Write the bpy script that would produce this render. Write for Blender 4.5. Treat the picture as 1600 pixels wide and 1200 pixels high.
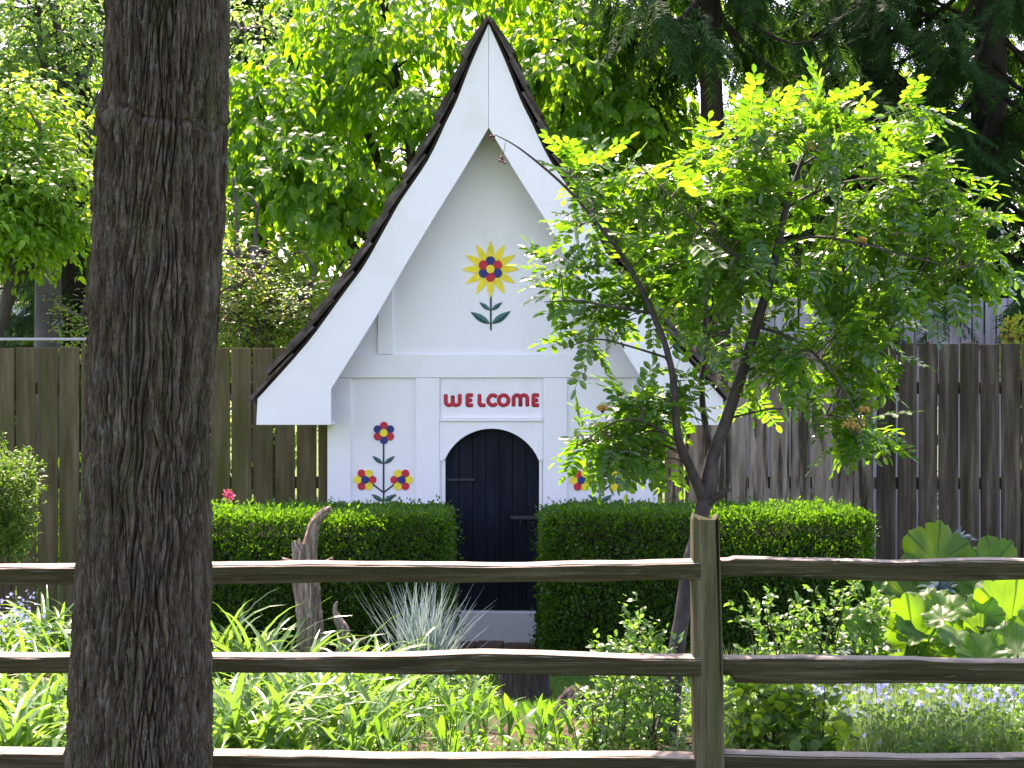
import bpy, bmesh, math, random
import numpy as np
from mathutils import Vector, Matrix

for o in list(bpy.data.objects):
    bpy.data.objects.remove(o, do_unlink=True)
S = bpy.context.scene
COL = S.collection
rad = math.radians

# ------------------------------------------------------------------ camera, sky, sun, exposure
FPX, EYE, HORIZON = 3000.0, 1.6, 635.0        # focal length and eye line measured on the 1600 px wide photograph
cam = bpy.data.cameras.new('camera')
cam.sensor_width = 36.0
cam.lens = 36.0 * FPX / 1600.0
cam.shift_y = (HORIZON - 600.0) / 1600.0
cam.clip_start, cam.clip_end = 0.1, 2000.0
camo = bpy.data.objects.new('camera', cam)
camo.location = (0, 0, EYE)
camo.rotation_euler = (rad(90), 0, 0)
COL.objects.link(camo)
S.camera = camo

SUN_AZ, SUN_EL = rad(-15), rad(58)
world = bpy.data.worlds.new('World')
S.world = world
world.use_nodes = True
wn = world.node_tree
wn.nodes.clear()
sky = wn.nodes.new('ShaderNodeTexSky')
sky.sky_type = 'NISHITA'
sky.sun_disc = False
sky.sun_elevation = SUN_EL
sky.sun_rotation = SUN_AZ
sky.dust_density = 2.0
sky.ozone_density = 2.2
bg = wn.nodes.new('ShaderNodeBackground')
bg.inputs['Strength'].default_value = 0.15
wo = wn.nodes.new('ShaderNodeOutputWorld')
wn.links.new(sky.outputs[0], bg.inputs[0])
wn.links.new(bg.outputs[0], wo.inputs[0])

sl = bpy.data.lights.new('sun', 'SUN')
sl.energy = 4.3
sl.angle = rad(0.53)
sl.color = (1.0, 0.94, 0.84)
so = bpy.data.objects.new('sun', sl)
sd = Vector((math.sin(SUN_AZ) * math.cos(SUN_EL), math.cos(SUN_AZ) * math.cos(SUN_EL), math.sin(SUN_EL)))
so.rotation_euler = sd.to_track_quat('Z', 'Y').to_euler()
so.location = (-6, 30, 40)
COL.objects.link(so)

S.view_settings.view_transform = 'Standard'
S.view_settings.look = 'None'
S.view_settings.gamma = 1.0
S.view_settings.use_curve_mapping = False
S.view_settings.exposure = 2.18
S.view_settings.use_white_balance = True      # the camera's own balance: a little less green
S.view_settings.white_balance_temperature = 7400
S.view_settings.white_balance_tint = 36
S.render.engine = 'CYCLES'
S.cycles.use_denoising = True
S.cycles.max_bounces = 8
S.cycles.diffuse_bounces = 4
S.cycles.glossy_bounces = 2
S.cycles.transmission_bounces = 6
S.cycles.transparent_max_bounces = 6
S.cycles.caustics_reflective = False
S.cycles.caustics_refractive = False
S.cycles.sample_clamp_indirect = 6.0

# ------------------------------------------------------------------ helpers
rng = np.random.default_rng(11)
random.seed(5)
ROOT = {}

def P(px, py, D):
    """world point seen at photo pixel (px, py) and standing D metres from the camera"""
    return np.array([(px - 800.0) * D / FPX, D, EYE - (py - HORIZON) * D / FPX])

def GD(py):
    """distance of the ground that shows at photo row py"""
    return EYE * FPX / (py - HORIZON)

def tag(o, label=None, cat=None, group=None, kind=None):
    if label: o['label'] = label
    if cat: o['category'] = cat
    if group: o['group'] = group
    if kind: o['kind'] = kind
    return o

def thing(name, loc, label, cat, group=None, rz=0.0):
    o = bpy.data.objects.new(name, None)
    o.empty_display_size = 0.2
    o.location = loc
    o.rotation_euler = (0, 0, rz)
    COL.objects.link(o)
    ROOT[o] = Matrix.Translation(Vector(loc)) @ Matrix.Rotation(rz, 4, 'Z')
    return tag(o, label, cat, group)

def attach(o, parent, local=False):
    if parent is not None:
        o.parent = parent
        if parent in ROOT and not local:
            o.matrix_parent_inverse = ROOT[parent].inverted()

def mesh_data(name, V, F, mat, smooth=False):
    V = np.asarray(V, dtype=np.float32)
    if isinstance(F, np.ndarray): F = [F]
    F = [np.asarray(f, dtype=np.int32) for f in F if len(f)]
    me = bpy.data.meshes.new(name)
    me.vertices.add(len(V))
    me.vertices.foreach_set('co', V.ravel())
    loops = np.concatenate([f.ravel() for f in F])
    tot = np.concatenate([np.full(len(f), f.shape[1], dtype=np.int32) for f in F])
    start = np.concatenate([[0], np.cumsum(tot)[:-1]]).astype(np.int32)
    me.loops.add(len(loops))
    me.loops.foreach_set('vertex_index', loops)
    me.polygons.add(len(tot))
    me.polygons.foreach_set('loop_start', start)
    me.polygons.foreach_set('loop_total', tot)
    me.update(calc_edges=True)
    me.polygons.foreach_set('use_smooth', np.full(len(tot), bool(smooth)))
    me.validate()
    if mat: me.materials.append(mat)
    return me

def link(name, me, parent=None, local=False, mw=None):
    o = bpy.data.objects.new(name, me)
    COL.objects.link(o)
    attach(o, parent, local)
    if mw is not None: o.matrix_basis = mw
    return o

def make(name, V, F, mat, parent=None, smooth=False, local=False):
    return link(name, mesh_data(name, V, F, mat, smooth), parent, local)

class MB:
    """collects pieces of one mesh"""
    def __init__(s): s.V, s.F, s.n = [], [], 0
    def add(s, V, F):
        V = np.asarray(V, dtype=float)
        if isinstance(F, np.ndarray): F = [F]
        for f in F:
            if len(f): s.F.append(np.asarray(f) + s.n)
        s.V.append(V); s.n += len(V)
        return s
    def build(s, name, mat, parent=None, smooth=False, local=False):
        return make(name, np.concatenate(s.V), s.F, mat, parent, smooth, local)

BOXF = np.array([[0,1,3,2],[4,6,7,5],[0,4,5,1],[2,3,7,6],[0,2,6,4],[1,5,7,3]])
def box(x0, x1, y0, y1, z0, z1, bev=0.0):
    if bev <= 0:
        V = np.array([[x, y, z] for x in (x0, x1) for y in (y0, y1) for z in (z0, z1)])
        return V, BOXF
    bm = bmesh.new()
    bmesh.ops.create_cube(bm, size=1.0)
    for v in bm.verts:
        v.co = ((x0+x1)/2 + v.co.x*(x1-x0), (y0+y1)/2 + v.co.y*(y1-y0), (z0+z1)/2 + v.co.z*(z1-z0))
    bmesh.ops.bevel(bm, geom=list(bm.edges), offset=bev, segments=1, affect='EDGES')
    bmesh.ops.triangulate(bm, faces=list(bm.faces))
    bm.verts.index_update()
    V = np.array([v.co[:] for v in bm.verts]); F = np.array([[v.index for v in f.verts] for f in bm.faces])
    bm.free()
    return V, F

def prism(outline, y0, y1, bev=0.0):
    """outline (x, z) extruded from y0 to y1, concave allowed"""
    bm = bmesh.new()
    vs = [bm.verts.new((x, y0, z)) for x, z in outline]
    f = bm.faces.new(vs)
    r = bmesh.ops.extrude_face_region(bm, geom=[f])
    for v in r['geom']:
        if isinstance(v, bmesh.types.BMVert): v.co.y = y1
    bmesh.ops.recalc_face_normals(bm, faces=list(bm.faces))
    if bev > 0:
        bmesh.ops.bevel(bm, geom=list(bm.edges), offset=bev, segments=1, affect='EDGES')
    bmesh.ops.triangulate(bm, faces=list(bm.faces))
    bm.verts.index_update()
    V = np.array([v.co[:] for v in bm.verts]); F = np.array([[v.index for v in f.verts] for f in bm.faces])
    bm.free()
    return V, F

def unit(v):
    v = np.asarray(v, dtype=float)
    return v / np.maximum(np.linalg.norm(v, axis=-1, keepdims=True), 1e-9)

def tube(pts, radii, seg=8, cap=True, noise=0.0, flat=None, seed=0):
    """tapered tube along a polyline"""
    pts = np.asarray(pts, dtype=float); n = len(pts)
    radii = np.broadcast_to(np.asarray(radii, dtype=float), (n,))
    t = unit(np.gradient(pts, axis=0))
    ref = np.array([0.31, 0.17, 0.93]) if abs(t[0][2]) < 0.8 else np.array([0.93, 0.17, 0.31])
    u = unit(np.cross(t, ref)); w = np.cross(t, u)
    a = np.linspace(0, 2*np.pi, seg, endpoint=False)
    rr = radii[:, None] * np.ones((n, seg))
    if noise:
        g = np.random.default_rng(seed)
        prof = g.normal(0, noise, seg)
        rr = rr * (1 + prof[None, :] + g.normal(0, noise*0.35, (n, seg)))
    V = pts[:, None, :] + rr[..., None]*(np.cos(a)[None, :, None]*u[:, None, :] + np.sin(a)[None, :, None]*w[:, None, :])
    V = V.reshape(-1, 3)
    i = np.arange(n-1)[:, None]*seg; j = np.arange(seg)[None, :]; k = (j+1) % seg
    F = [np.stack([i+j, i+k, i+seg+k, i+seg+j], -1).reshape(-1, 4)]
    if cap:
        V = np.concatenate([V, pts[:1], pts[-1:]])
        c0, c1 = n*seg, n*seg+1
        jj = np.arange(seg); kk = (jj+1) % seg
        F.append(np.stack([np.full(seg, c0), kk, jj], -1))
        F.append(np.stack([np.full(seg, c1), (n-1)*seg+jj, (n-1)*seg+kk], -1))
    return V, F

def smooth_path(pts, n=4):
    pts = np.asarray(pts, dtype=float)
    out = []
    for i in range(len(pts)-1):
        p0 = pts[max(i-1, 0)]; p1 = pts[i]; p2 = pts[i+1]; p3 = pts[min(i+2, len(pts)-1)]
        for t in np.linspace(0, 1, n, endpoint=False):
            out.append(0.5*((2*p1) + (-p0+p2)*t + (2*p0-5*p1+4*p2-p3)*t*t + (-p0+3*p1-3*p2+p3)*t**3))
    out.append(pts[-1])
    return np.array(out)

# lattice noise
_T = np.random.default_rng(3).random(65536)
def vnoise(x, y, z):
    xi, yi, zi = np.floor(x).astype(np.int64), np.floor(y).astype(np.int64), np.floor(z).astype(np.int64)
    fx, fy, fz = x-xi, y-yi, z-zi
    fx, fy, fz = fx*fx*(3-2*fx), fy*fy*(3-2*fy), fz*fz*(3-2*fz)
    def h(a, b, c): return _T[((a*73856093) ^ (b*19349663) ^ (c*83492791)) & 65535]
    r = 0
    for dx in (0, 1):
        for dy in (0, 1):
            for dz in (0, 1):
                w = (fx if dx else 1-fx)*(fy if dy else 1-fy)*(fz if dz else 1-fz)
                r = r + w*h(xi+dx, yi+dy, zi+dz)
    return r
def fbm(x, y, z, o=3):
    r, a, s = 0, 0.5, 0
    for i in range(o):
        r = r + a*vnoise(x*2**i+17*i, y*2**i+5*i, z*2**i+9*i); s += a; a *= 0.5
    return r/s

# ------------------------------------------------------------------ leaves
def leaf_tpl(w=0.5, fold=0.12, curl=0.12, peak=0.42, tip=0.75):
    """a leaf of length 1 along +y: 8 verts, 6 triangles"""
    c0, c1, c2 = (0, 0, 0), (0, 0.5, curl*0.35), (0, 1, -curl)
    l1, l2 = (-w/2*0.92, peak*0.62, fold*w), (-w/2*0.80, tip*0.9, fold*w-curl*0.25)
    r1, r2 = (w/2*0.92, peak*0.62, fold*w), (w/2*0.80, tip*0.9, fold*w-curl*0.25)
    V = np.array([c0, c1, c2, l1, l2, r1, r2], dtype=float)
    F = np.array([[0, 1, 3], [1, 4, 3], [1, 2, 4], [0, 5, 1], [1, 5, 6], [1, 6, 2]])
    return V, F

DIAMOND = (np.array([[0,0,0],[-.28,.5,.06],[0,1,0],[.28,.5,.06]], dtype=float), np.array([[0,3,1],[1,3,2]]))

def frames(d, n0):
    d = unit(d); x = unit(np.cross(d, n0)); n = np.cross(x, d)
    return np.stack([x, d, n], axis=-1)

def scatter(tpl, pos, R, sc):
    V, F = tpl
    sc = np.asarray(sc, dtype=float)
    if sc.ndim == 1: sc = sc[:, None].repeat(3, 1)
    loc = V[None] * sc[:, None, :]
    W = np.einsum('nij,nkj->nki', R, loc) + pos[:, None, :]
    k = len(V)
    G = (np.arange(len(pos))[:, None, None]*k + F[None]).reshape(-1, F.shape[1])
    return W.reshape(-1, 3), G

def rand_dirs(n, g=rng):
    return unit(g.normal(size=(n, 3)))

def blades(base, az, L, w, e0, bend, nsec=6, fold=0.25, twist=0.0):
    """strap leaves or grass: base (N,3), azimuth, length, width, start elevation, bend (radians over the length)"""
    N = len(base)
    t = np.linspace(0, 1, nsec+1)
    ang = e0[:, None] - bend[:, None]*t[None, :]**1.4
    dl = (L/nsec)[:, None]
    h = np.concatenate([np.zeros((N, 1)), np.cumsum(np.cos(ang[:, :-1])*dl, 1)], 1)
    v = np.concatenate([np.zeros((N, 1)), np.cumsum(np.sin(ang[:, :-1])*dl, 1)], 1)
    hd = np.stack([np.cos(az), np.sin(az), np.zeros(N)], -1)
    sdv = np.stack([-np.sin(az), np.cos(az), np.zeros(N)], -1)
    C = base[:, None, :] + h[..., None]*hd[:, None, :]
    C[..., 2] += v
    nrm = -np.sin(ang)[..., None]*hd[:, None, :] + np.cos(ang)[..., None]*np.array([0, 0, 1.0])
    prof = np.minimum(1.0, 0.55+1.6*t)*(1-t**2.6)+0.02
    ww = w[:, None]*prof[None, :]*0.5
    tw = twist*np.sin(az*7.3)[:, None]*t[None, :]
    side = np.cos(tw)[..., None]*sdv[:, None, :] + np.sin(tw)[..., None]*nrm
    Lf = C + side*ww[..., None] + nrm*(fold*ww)[..., None]
    Rt = C - side*ww[..., None] + nrm*(fold*ww)[..., None]
    V = np.stack([Lf, C, Rt], 2).reshape(-1, 3)
    per = (nsec+1)*3
    s = np.arange(nsec)*3
    q = np.concatenate([np.stack([s, s+1, s+4, s+3], -1), np.stack([s+1, s+2, s+5, s+4], -1)])
    F = (np.arange(N)[:, None, None]*per + q[None]).reshape(-1, 4)
    return V, F

# ------------------------------------------------------------------ materials
def nt(name):
    m = bpy.data.materials.new(name); m.use_nodes = True
    t = m.node_tree; t.nodes.clear()
    return m, t, t.nodes, t.links

def ramp(N, cols, pos=None):
    r = N.new('ShaderNodeValToRGB')
    e = r.color_ramp.elements
    pos = pos or list(np.linspace(0, 1, len(cols)))
    while len(e) < len(cols): e.new(0.5)
    for i, (c, p) in enumerate(zip(cols, pos)):
        e[i].position = p; e[i].color = (*c, 1)
    return r

def leaf_mat(name, cols, tcols, trans=0.5, rough=0.42, spec=0.35):
    """leaf: reflecting side, and light that passes through the blade"""
    green = lambda c: (c[0]*.76, c[1]*.97, c[2]) if c[1] > c[0]*1.08 and c[1] > c[2]*1.3 else c
    cols = [green(c) for c in cols]; tcols = [green(c) for c in tcols]
    m, t, N, L = nt(name)
    geo = N.new('ShaderNodeNewGeometry'); oi = N.new('ShaderNodeObjectInfo')
    ad = N.new('ShaderNodeMath'); ad.operation = 'ADD'
    fr = N.new('ShaderNodeMath'); fr.operation = 'FRACT'
    L.new(geo.outputs['Random Per Island'], ad.inputs[0]); L.new(oi.outputs['Random'], ad.inputs[1]); L.new(ad.outputs[0], fr.inputs[0])
    r1, r2 = ramp(N, cols), ramp(N, tcols)
    L.new(fr.outputs[0], r1.inputs[0]); L.new(fr.outputs[0], r2.inputs[0])
    p = N.new('ShaderNodeBsdfPrincipled')
    p.inputs['Roughness'].default_value = rough
    p.inputs['Specular IOR Level'].default_value = spec
    L.new(r1.outputs[0], p.inputs['Base Color'])
    tr = N.new('ShaderNodeBsdfTranslucent'); L.new(r2.outputs[0], tr.inputs['Color'])
    mx = N.new('ShaderNodeMixShader'); mx.inputs[0].default_value = trans
    L.new(p.outputs[0], mx.inputs[1]); L.new(tr.outputs[0], mx.inputs[2])
    o = N.new('ShaderNodeOutputMaterial'); L.new(mx.outputs[0], o.inputs[0])
    return m

def surf_mat(name, cols, pos=None, scale=6.0, stretch=(1, 1, 1), rough=0.8, bump=0.3, bscale=None, spec=0.25, detail=6.0,
             patch=None, per_obj=0.0, distance=0.01, coords='Object'):
    """noise-coloured surface; patch = (colour, scale, low, high) lays a second colour over it in blotches"""
    m, t, N, L = nt(name)
    tc = N.new('ShaderNodeTexCoord'); mp = N.new('ShaderNodeMapping'); mp.inputs['Scale'].default_value = stretch
    L.new(tc.outputs[coords], mp.inputs[0])
    vec = mp.outputs[0]
    if per_obj:
        oi = N.new('ShaderNodeObjectInfo')
        cx = N.new('ShaderNodeCombineXYZ')
        mu = N.new('ShaderNodeMath'); mu.operation = 'MULTIPLY'; mu.inputs[1].default_value = 57.0
        L.new(oi.outputs['Random'], mu.inputs[0])
        for i in range(3): L.new(mu.outputs[0], cx.inputs[i])
        va = N.new('ShaderNodeVectorMath'); va.operation = 'ADD'
        L.new(vec, va.inputs[0]); L.new(cx.outputs[0], va.inputs[1]); vec = va.outputs[0]
    n = N.new('ShaderNodeTexNoise'); n.inputs['Scale'].default_value = scale; n.inputs['Detail'].default_value = detail
    n.inputs['Roughness'].default_value = 0.62
    L.new(vec, n.inputs['Vector'])
    r = ramp(N, cols, pos or [0.3 + 0.4*i/(len(cols)-1) for i in range(len(cols))])
    L.new(n.outputs['Fac'], r.inputs[0])
    col = r.outputs[0]
    if patch:
        pl = patch if isinstance(patch, list) else [patch]
        for pc, ps, lo, hi in pl:
            n2 = N.new('ShaderNodeTexNoise'); n2.inputs['Scale'].default_value = ps; n2.inputs['Detail'].default_value = 5
            L.new(vec, n2.inputs['Vector'])
            mr = N.new('ShaderNodeMapRange'); mr.inputs[1].default_value = lo; mr.inputs[2].default_value = hi
            L.new(n2.outputs['Fac'], mr.inputs[0])
            mc = N.new('ShaderNodeMix'); mc.data_type = 'RGBA'
            L.new(mr.outputs[0], mc.inputs[0]); L.new(col, mc.inputs[6]); mc.inputs[7].default_value = (*pc, 1)
            col = mc.outputs[2]
    if per_obj:
        hs = N.new('ShaderNodeHueSaturation')
        mr = N.new('ShaderNodeMapRange'); mr.inputs[3].default_value = 1-per_obj; mr.inputs[4].default_value = 1+per_obj
        L.new(oi.outputs['Random'], mr.inputs[0]); L.new(mr.outputs[0], hs.inputs['Value']); L.new(col, hs.inputs['Color'])
        col = hs.outputs[0]
    p = N.new('ShaderNodeBsdfPrincipled')
    p.inputs['Roughness'].default_value = rough; p.inputs['Specular IOR Level'].default_value = spec
    L.new(col, p.inputs['Base Color'])
    if bump:
        nb = N.new('ShaderNodeTexNoise'); nb.inputs['Scale'].default_value = bscale or scale*3; nb.inputs['Detail'].default_value = 5
        L.new(vec, nb.inputs['Vector'])
        b = N.new('ShaderNodeBump'); b.inputs['Strength'].default_value = bump; b.inputs['Distance'].default_value = distance
        L.new(nb.outputs['Fac'], b.inputs['Height']); L.new(b.outputs[0], p.inputs['Normal'])
    o = N.new('ShaderNodeOutputMaterial'); L.new(p.outputs[0], o.inputs[0])
    return m

M = {}
M['bark'] = surf_mat('furrowed_bark', [(.036,.024,.017), (.086,.063,.047), (.160,.128,.102)], scale=13, stretch=(3, 3, .55), rough=.95, bump=1.0, bscale=34,
                     patch=[((.12,.122,.105), 21, .59, .68), ((.080,.088,.070), 4.5, .60, .74), ((.045,.055,.018), 3.0, .58, .75)], spec=.10, distance=.012)
M['rail'] = surf_mat('weathered_rail', [(.022,.017,.007), (.052,.042,.019), (.105,.089,.053)], scale=7, stretch=(.22, 7, 7), rough=.9, bump=1.0, bscale=24,
                     patch=[((.11,.125,.10), 26, .62, .70), ((.036,.036,.012), 5, .5, .7)], spec=.2)
M['post'] = surf_mat('weathered_post', [(.048,.040,.020), (.110,.096,.054), (.165,.148,.094)], scale=9, stretch=(5, 5, .25), rough=.9, bump=.9, bscale=34,
                     patch=[((.062,.070,.026), 4, .48, .66)], spec=.2)
M['plank_brown'] = surf_mat('brown_fence_plank', [(.060,.048,.022), (.102,.083,.042), (.150,.126,.072)], scale=5, stretch=(4, 4, .35), rough=.85, bump=.3, bscale=22,
                     patch=[((.062,.070,.018), 2.2, .5, .72)], per_obj=.14, spec=.15)
M['plank_pale'] = surf_mat('bleached_fence_plank', [(.12,.095,.066), (.23,.19,.142), (.40,.345,.28)], scale=5, stretch=(4, 4, .4), rough=.85, bump=.3, bscale=22,
                     patch=[((.055,.048,.030), 6.0, .50, .62)], per_obj=.12, spec=.15)
M['plank_dark'] = surf_mat('dark_fence_plank', [(.032,.025,.016), (.066,.052,.036), (.16,.128,.096)], scale=4, stretch=(5, 5, .3), rough=.85, bump=.3, bscale=22,
                     patch=[((.026,.028,.012), 2.4, .5, .7)], per_obj=.22, spec=.15)
M['plank_grey'] = surf_mat('grey_fence_plank', [(.30,.29,.31), (.40,.39,.41), (.47,.46,.48)], scale=5, stretch=(4, 4, .35), rough=.8, bump=.2, per_obj=.10, spec=.15)
M['white'] = surf_mat('white_house_paint', [(.82,.81,.84), (.85,.84,.87), (.87,.86,.89)], scale=3, stretch=(1, 1, .5), rough=.55, bump=.10, bscale=45, spec=.3, distance=.004,
                      patch=[((.74,.74,.70), 2.6, .56, .76), ((.70,.69,.62), 38, .70, .78)])
M['white_trim'] = surf_mat('white_trim_paint', [(.84,.83,.86), (.88,.87,.90)], scale=4, rough=.5, bump=.10, bscale=40, spec=.3, distance=.004, per_obj=.015,
                      patch=[((.77,.77,.73), 2.2, .58, .78), ((.70,.69,.62), 34, .70, .78)])
M['door'] = surf_mat('navy_door_paint', [(.0045,.0065,.0125), (.007,.010,.019), (.013,.016,.026)], scale=6, stretch=(4, 4, .5), rough=.6, bump=.25, bscale=30, spec=.12, per_obj=.15)
M['iron'] = surf_mat('dark_iron', [(.006,.008,.014), (.012,.015,.023)], scale=20, rough=.4, bump=.2, spec=.5)
M['shingle'] = surf_mat('weathered_cedar_shingle', [(.040,.030,.026), (.085,.067,.060), (.15,.125,.115)], scale=9, stretch=(1, 4, 1), rough=.92, bump=.6, bscale=40,
                        patch=[((.12,.125,.10), 11, .58, .72)], per_obj=.3, spec=.1)
for k, c in dict(red=(.62,.025,.04), blue=(.018,.03,.19), yellow=(.92,.72,.035), teal=(.045,.17,.16), teal_dark=(.014,.055,.055), stem=(.012,.03,.035), letter=(.50,.022,.045)).items():
    M[k] = surf_mat(k+'_paint', [tuple(x*.8 for x in c), c, tuple(min(1, x*1.12) for x in c)], scale=22, rough=.5, bump=.15, bscale=60, spec=.35, per_obj=.06, distance=.003)
M['soil'] = surf_mat('garden_soil', [(.035,.026,.018), (.065,.048,.034), (.10,.075,.055)], scale=14, rough=.95, bump=.9, bscale=40, spec=.1, distance=.02)
M['brickred'] = surf_mat('red_paver', [(.14,.075,.06), (.22,.12,.10)], scale=9, rough=.9, bump=.4)
M['drift'] = surf_mat('silvered_driftwood', [(.06,.038,.025), (.20,.15,.115), (.42,.36,.31)], scale=9, stretch=(7, 7, .35), rough=.8, bump=.7, bscale=26, spec=.2, distance=.008)
M['stump'] = surf_mat('grey_stump_bark', [(.025,.020,.018), (.055,.045,.042), (.09,.076,.072)], scale=10, stretch=(4, 4, .5), rough=.9, bump=.8, bscale=30, spec=.1)
M['rowanbark'] = surf_mat('rowan_bark', [(.025,.018,.017), (.050,.038,.037), (.085,.068,.066)], scale=18, stretch=(1, 1, .5), rough=.7, bump=.35, bscale=60, spec=.3, distance=.004)
M['twig'] = surf_mat('brown_twig', [(.05,.036,.026), (.10,.07,.05)], scale=18, rough=.8, bump=.2)
M['greybark'] = surf_mat('grey_bark', [(.05,.045,.043), (.09,.082,.08), (.14,.13,.128)], scale=7, stretch=(1, 1, .5), rough=.9, bump=.6, bscale=24, spec=.15)
M['darkbark'] = surf_mat('dark_conifer_bark', [(.022,.018,.014), (.05,.04,.032)], scale=9, stretch=(2, 2, .4), rough=.95, bump=.8, bscale=30, spec=.1)
M['metal'] = surf_mat('galvanised_pipe', [(.45,.46,.48), (.58,.59,.61)], scale=12, rough=.4, bump=.05, spec=.5)
M['rooftile'] = surf_mat('pinkish_roof', [(.20,.15,.14), (.30,.24,.23)], scale=12, rough=.9, bump=.4)
M['stucco'] = surf_mat('pale_wall', [(.35,.34,.32), (.45,.44,.42)], scale=4, rough=.9, bump=.2)
M['core'] = surf_mat('hedge_core', [(.012,.014,.007), (.03,.026,.014)], scale=20, rough=.95, bump=.5)

def pale_lit_top(m, col):
    """upper faces: silvering plus painted-in sunlit brightness, by facing direction, broken up by noise"""
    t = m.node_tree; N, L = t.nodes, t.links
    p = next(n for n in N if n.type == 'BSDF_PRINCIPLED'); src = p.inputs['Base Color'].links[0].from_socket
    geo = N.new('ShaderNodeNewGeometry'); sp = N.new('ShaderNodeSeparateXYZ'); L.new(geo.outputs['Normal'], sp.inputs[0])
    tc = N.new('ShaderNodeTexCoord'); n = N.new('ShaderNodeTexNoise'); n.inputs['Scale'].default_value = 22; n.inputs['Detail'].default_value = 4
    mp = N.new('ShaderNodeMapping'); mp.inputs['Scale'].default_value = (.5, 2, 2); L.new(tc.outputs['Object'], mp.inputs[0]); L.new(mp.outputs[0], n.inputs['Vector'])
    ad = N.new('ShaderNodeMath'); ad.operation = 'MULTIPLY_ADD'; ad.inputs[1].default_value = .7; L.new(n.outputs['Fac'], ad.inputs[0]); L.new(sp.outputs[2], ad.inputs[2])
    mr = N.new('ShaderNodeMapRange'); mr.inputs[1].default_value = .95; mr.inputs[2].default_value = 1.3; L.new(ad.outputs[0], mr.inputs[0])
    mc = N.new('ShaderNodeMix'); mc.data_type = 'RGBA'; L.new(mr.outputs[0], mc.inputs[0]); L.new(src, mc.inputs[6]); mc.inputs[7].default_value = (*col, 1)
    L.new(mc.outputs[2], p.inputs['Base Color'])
pale_lit_top(M['rail'], (.29, .26, .215))  # sunlit brightness of the rail tops painted over their weathered colour
M['cherry'] = leaf_mat('cherry_leaf', [(.035,.095,.012), (.05,.13,.016), (.075,.16,.02)], [(.20,.42,.008), (.36,.62,.010), (.52,.74,.016)], trans=.6)
M['maple'] = leaf_mat('maple_leaf', [(.07,.15,.025), (.10,.20,.03), (.14,.23,.04)], [(.40,.62,.02), (.58,.76,.03)], trans=.58)
M['airy'] = leaf_mat('airy_leaf', [(.06,.13,.035), (.09,.18,.05)], [(.3,.5,.06), (.45,.62,.1)], trans=.45)
M['far'] = leaf_mat('far_leaf', [(.045,.10,.022), (.075,.15,.03), (.10,.18,.04)], [(.25,.42,.03), (.42,.6,.05)], trans=.45)
M['photinia'] = leaf_mat('shrub_leaf', [(.05,.11,.025), (.08,.15,.03), (.11,.17,.04), (.22,.14,.07)], [(.25,.45,.03), (.36,.55,.04), (.45,.58,.05), (.55,.42,.12)], trans=.5, rough=.35)
M['spruce'] = leaf_mat('spruce_needle', [(.009,.030,.008), (.016,.052,.012), (.03,.08,.016)], [(.05,.15,.014), (.11,.26,.018)], trans=.25, rough=.7, spec=.08)
M['rowan'] = leaf_mat('rowan_leaf', [(.025,.075,.014), (.04,.11,.02), (.06,.145,.03)], [(.12,.30,.006), (.24,.47,.012), (.40,.64,.02)], trans=.47, rough=.24, spec=.8)
M['bloom'] = leaf_mat('faded_rowan_bloom', [(.42,.25,.06), (.55,.34,.09), (.62,.44,.16)], [(.6,.38,.1), (.7,.5,.15)], trans=.35, rough=.8)
M['hedge'] = leaf_mat('hedge_leaf', [(.014,.05,.005), (.026,.078,.007), (.045,.11,.010)], [(.14,.34,.008), (.24,.48,.012)], trans=.4, rough=.4)
M['daylily'] = leaf_mat('daylily_leaf', [(.07,.15,.03), (.10,.20,.04), (.14,.24,.055)], [(.20,.36,.03), (.32,.50,.05)], trans=.4, rough=.28, spec=.7)
M['oat'] = leaf_mat('blue_oat_grass', [(.14,.21,.20), (.20,.29,.28), (.27,.36,.35)], [(.18,.28,.24), (.26,.36,.32)], trans=.28, rough=.4)
M['lance'] = leaf_mat('lance_leaf', [(.05,.12,.02), (.07,.16,.028), (.10,.19,.035)], [(.16,.36,.015), (.28,.50,.02)], trans=.42, rough=.35)
M['rose'] = leaf_mat('rose_leaf', [(.05,.12,.025), (.08,.17,.04)], [(.18,.36,.03), (.32,.5,.045)], trans=.42, rough=.4)
M['bigleaf'] = leaf_mat('large_lobed_leaf', [(.05,.115,.018), (.075,.15,.025)], [(.22,.44,.008), (.32,.54,.012)], trans=.55, rough=.42)
def add_veins(m, count):
    t = m.node_tree; N, L = t.nodes, t.links
    tc = N.new('ShaderNodeTexCoord'); sp = N.new('ShaderNodeSeparateXYZ'); L.new(tc.outputs['Object'], sp.inputs[0])
    at = N.new('ShaderNodeMath'); at.operation = 'ARCTAN2'; L.new(sp.outputs[0], at.inputs[0]); L.new(sp.outputs[1], at.inputs[1])
    mu = N.new('ShaderNodeMath'); mu.operation = 'MULTIPLY'; mu.inputs[1].default_value = count; L.new(at.outputs[0], mu.inputs[0])
    co = N.new('ShaderNodeMath'); co.operation = 'COSINE'; L.new(mu.outputs[0], co.inputs[0])
    mr = N.new('ShaderNodeMapRange'); mr.inputs[1].default_value = .95; mr.inputs[2].default_value = 1.0; L.new(co.outputs[0], mr.inputs[0])
    tr = next(n for n in N if n.type == 'BSDF_TRANSLUCENT'); src = tr.inputs['Color'].links[0].from_socket
    mc = N.new('ShaderNodeMix'); mc.data_type = 'RGBA'; L.new(mr.outputs[0], mc.inputs[0]); L.new(src, mc.inputs[6]); mc.inputs[7].default_value = (.05, .15, .008, 1)
    L.new(mc.outputs[2], tr.inputs['Color'])
add_veins(M['bigleaf'], 7)
M['cabbage'] = leaf_mat('blue_grey_leaf', [(.13,.20,.21), (.20,.28,.30)], [(.14,.24,.2), (.2,.3,.26)], trans=.25, rough=.4)
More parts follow.
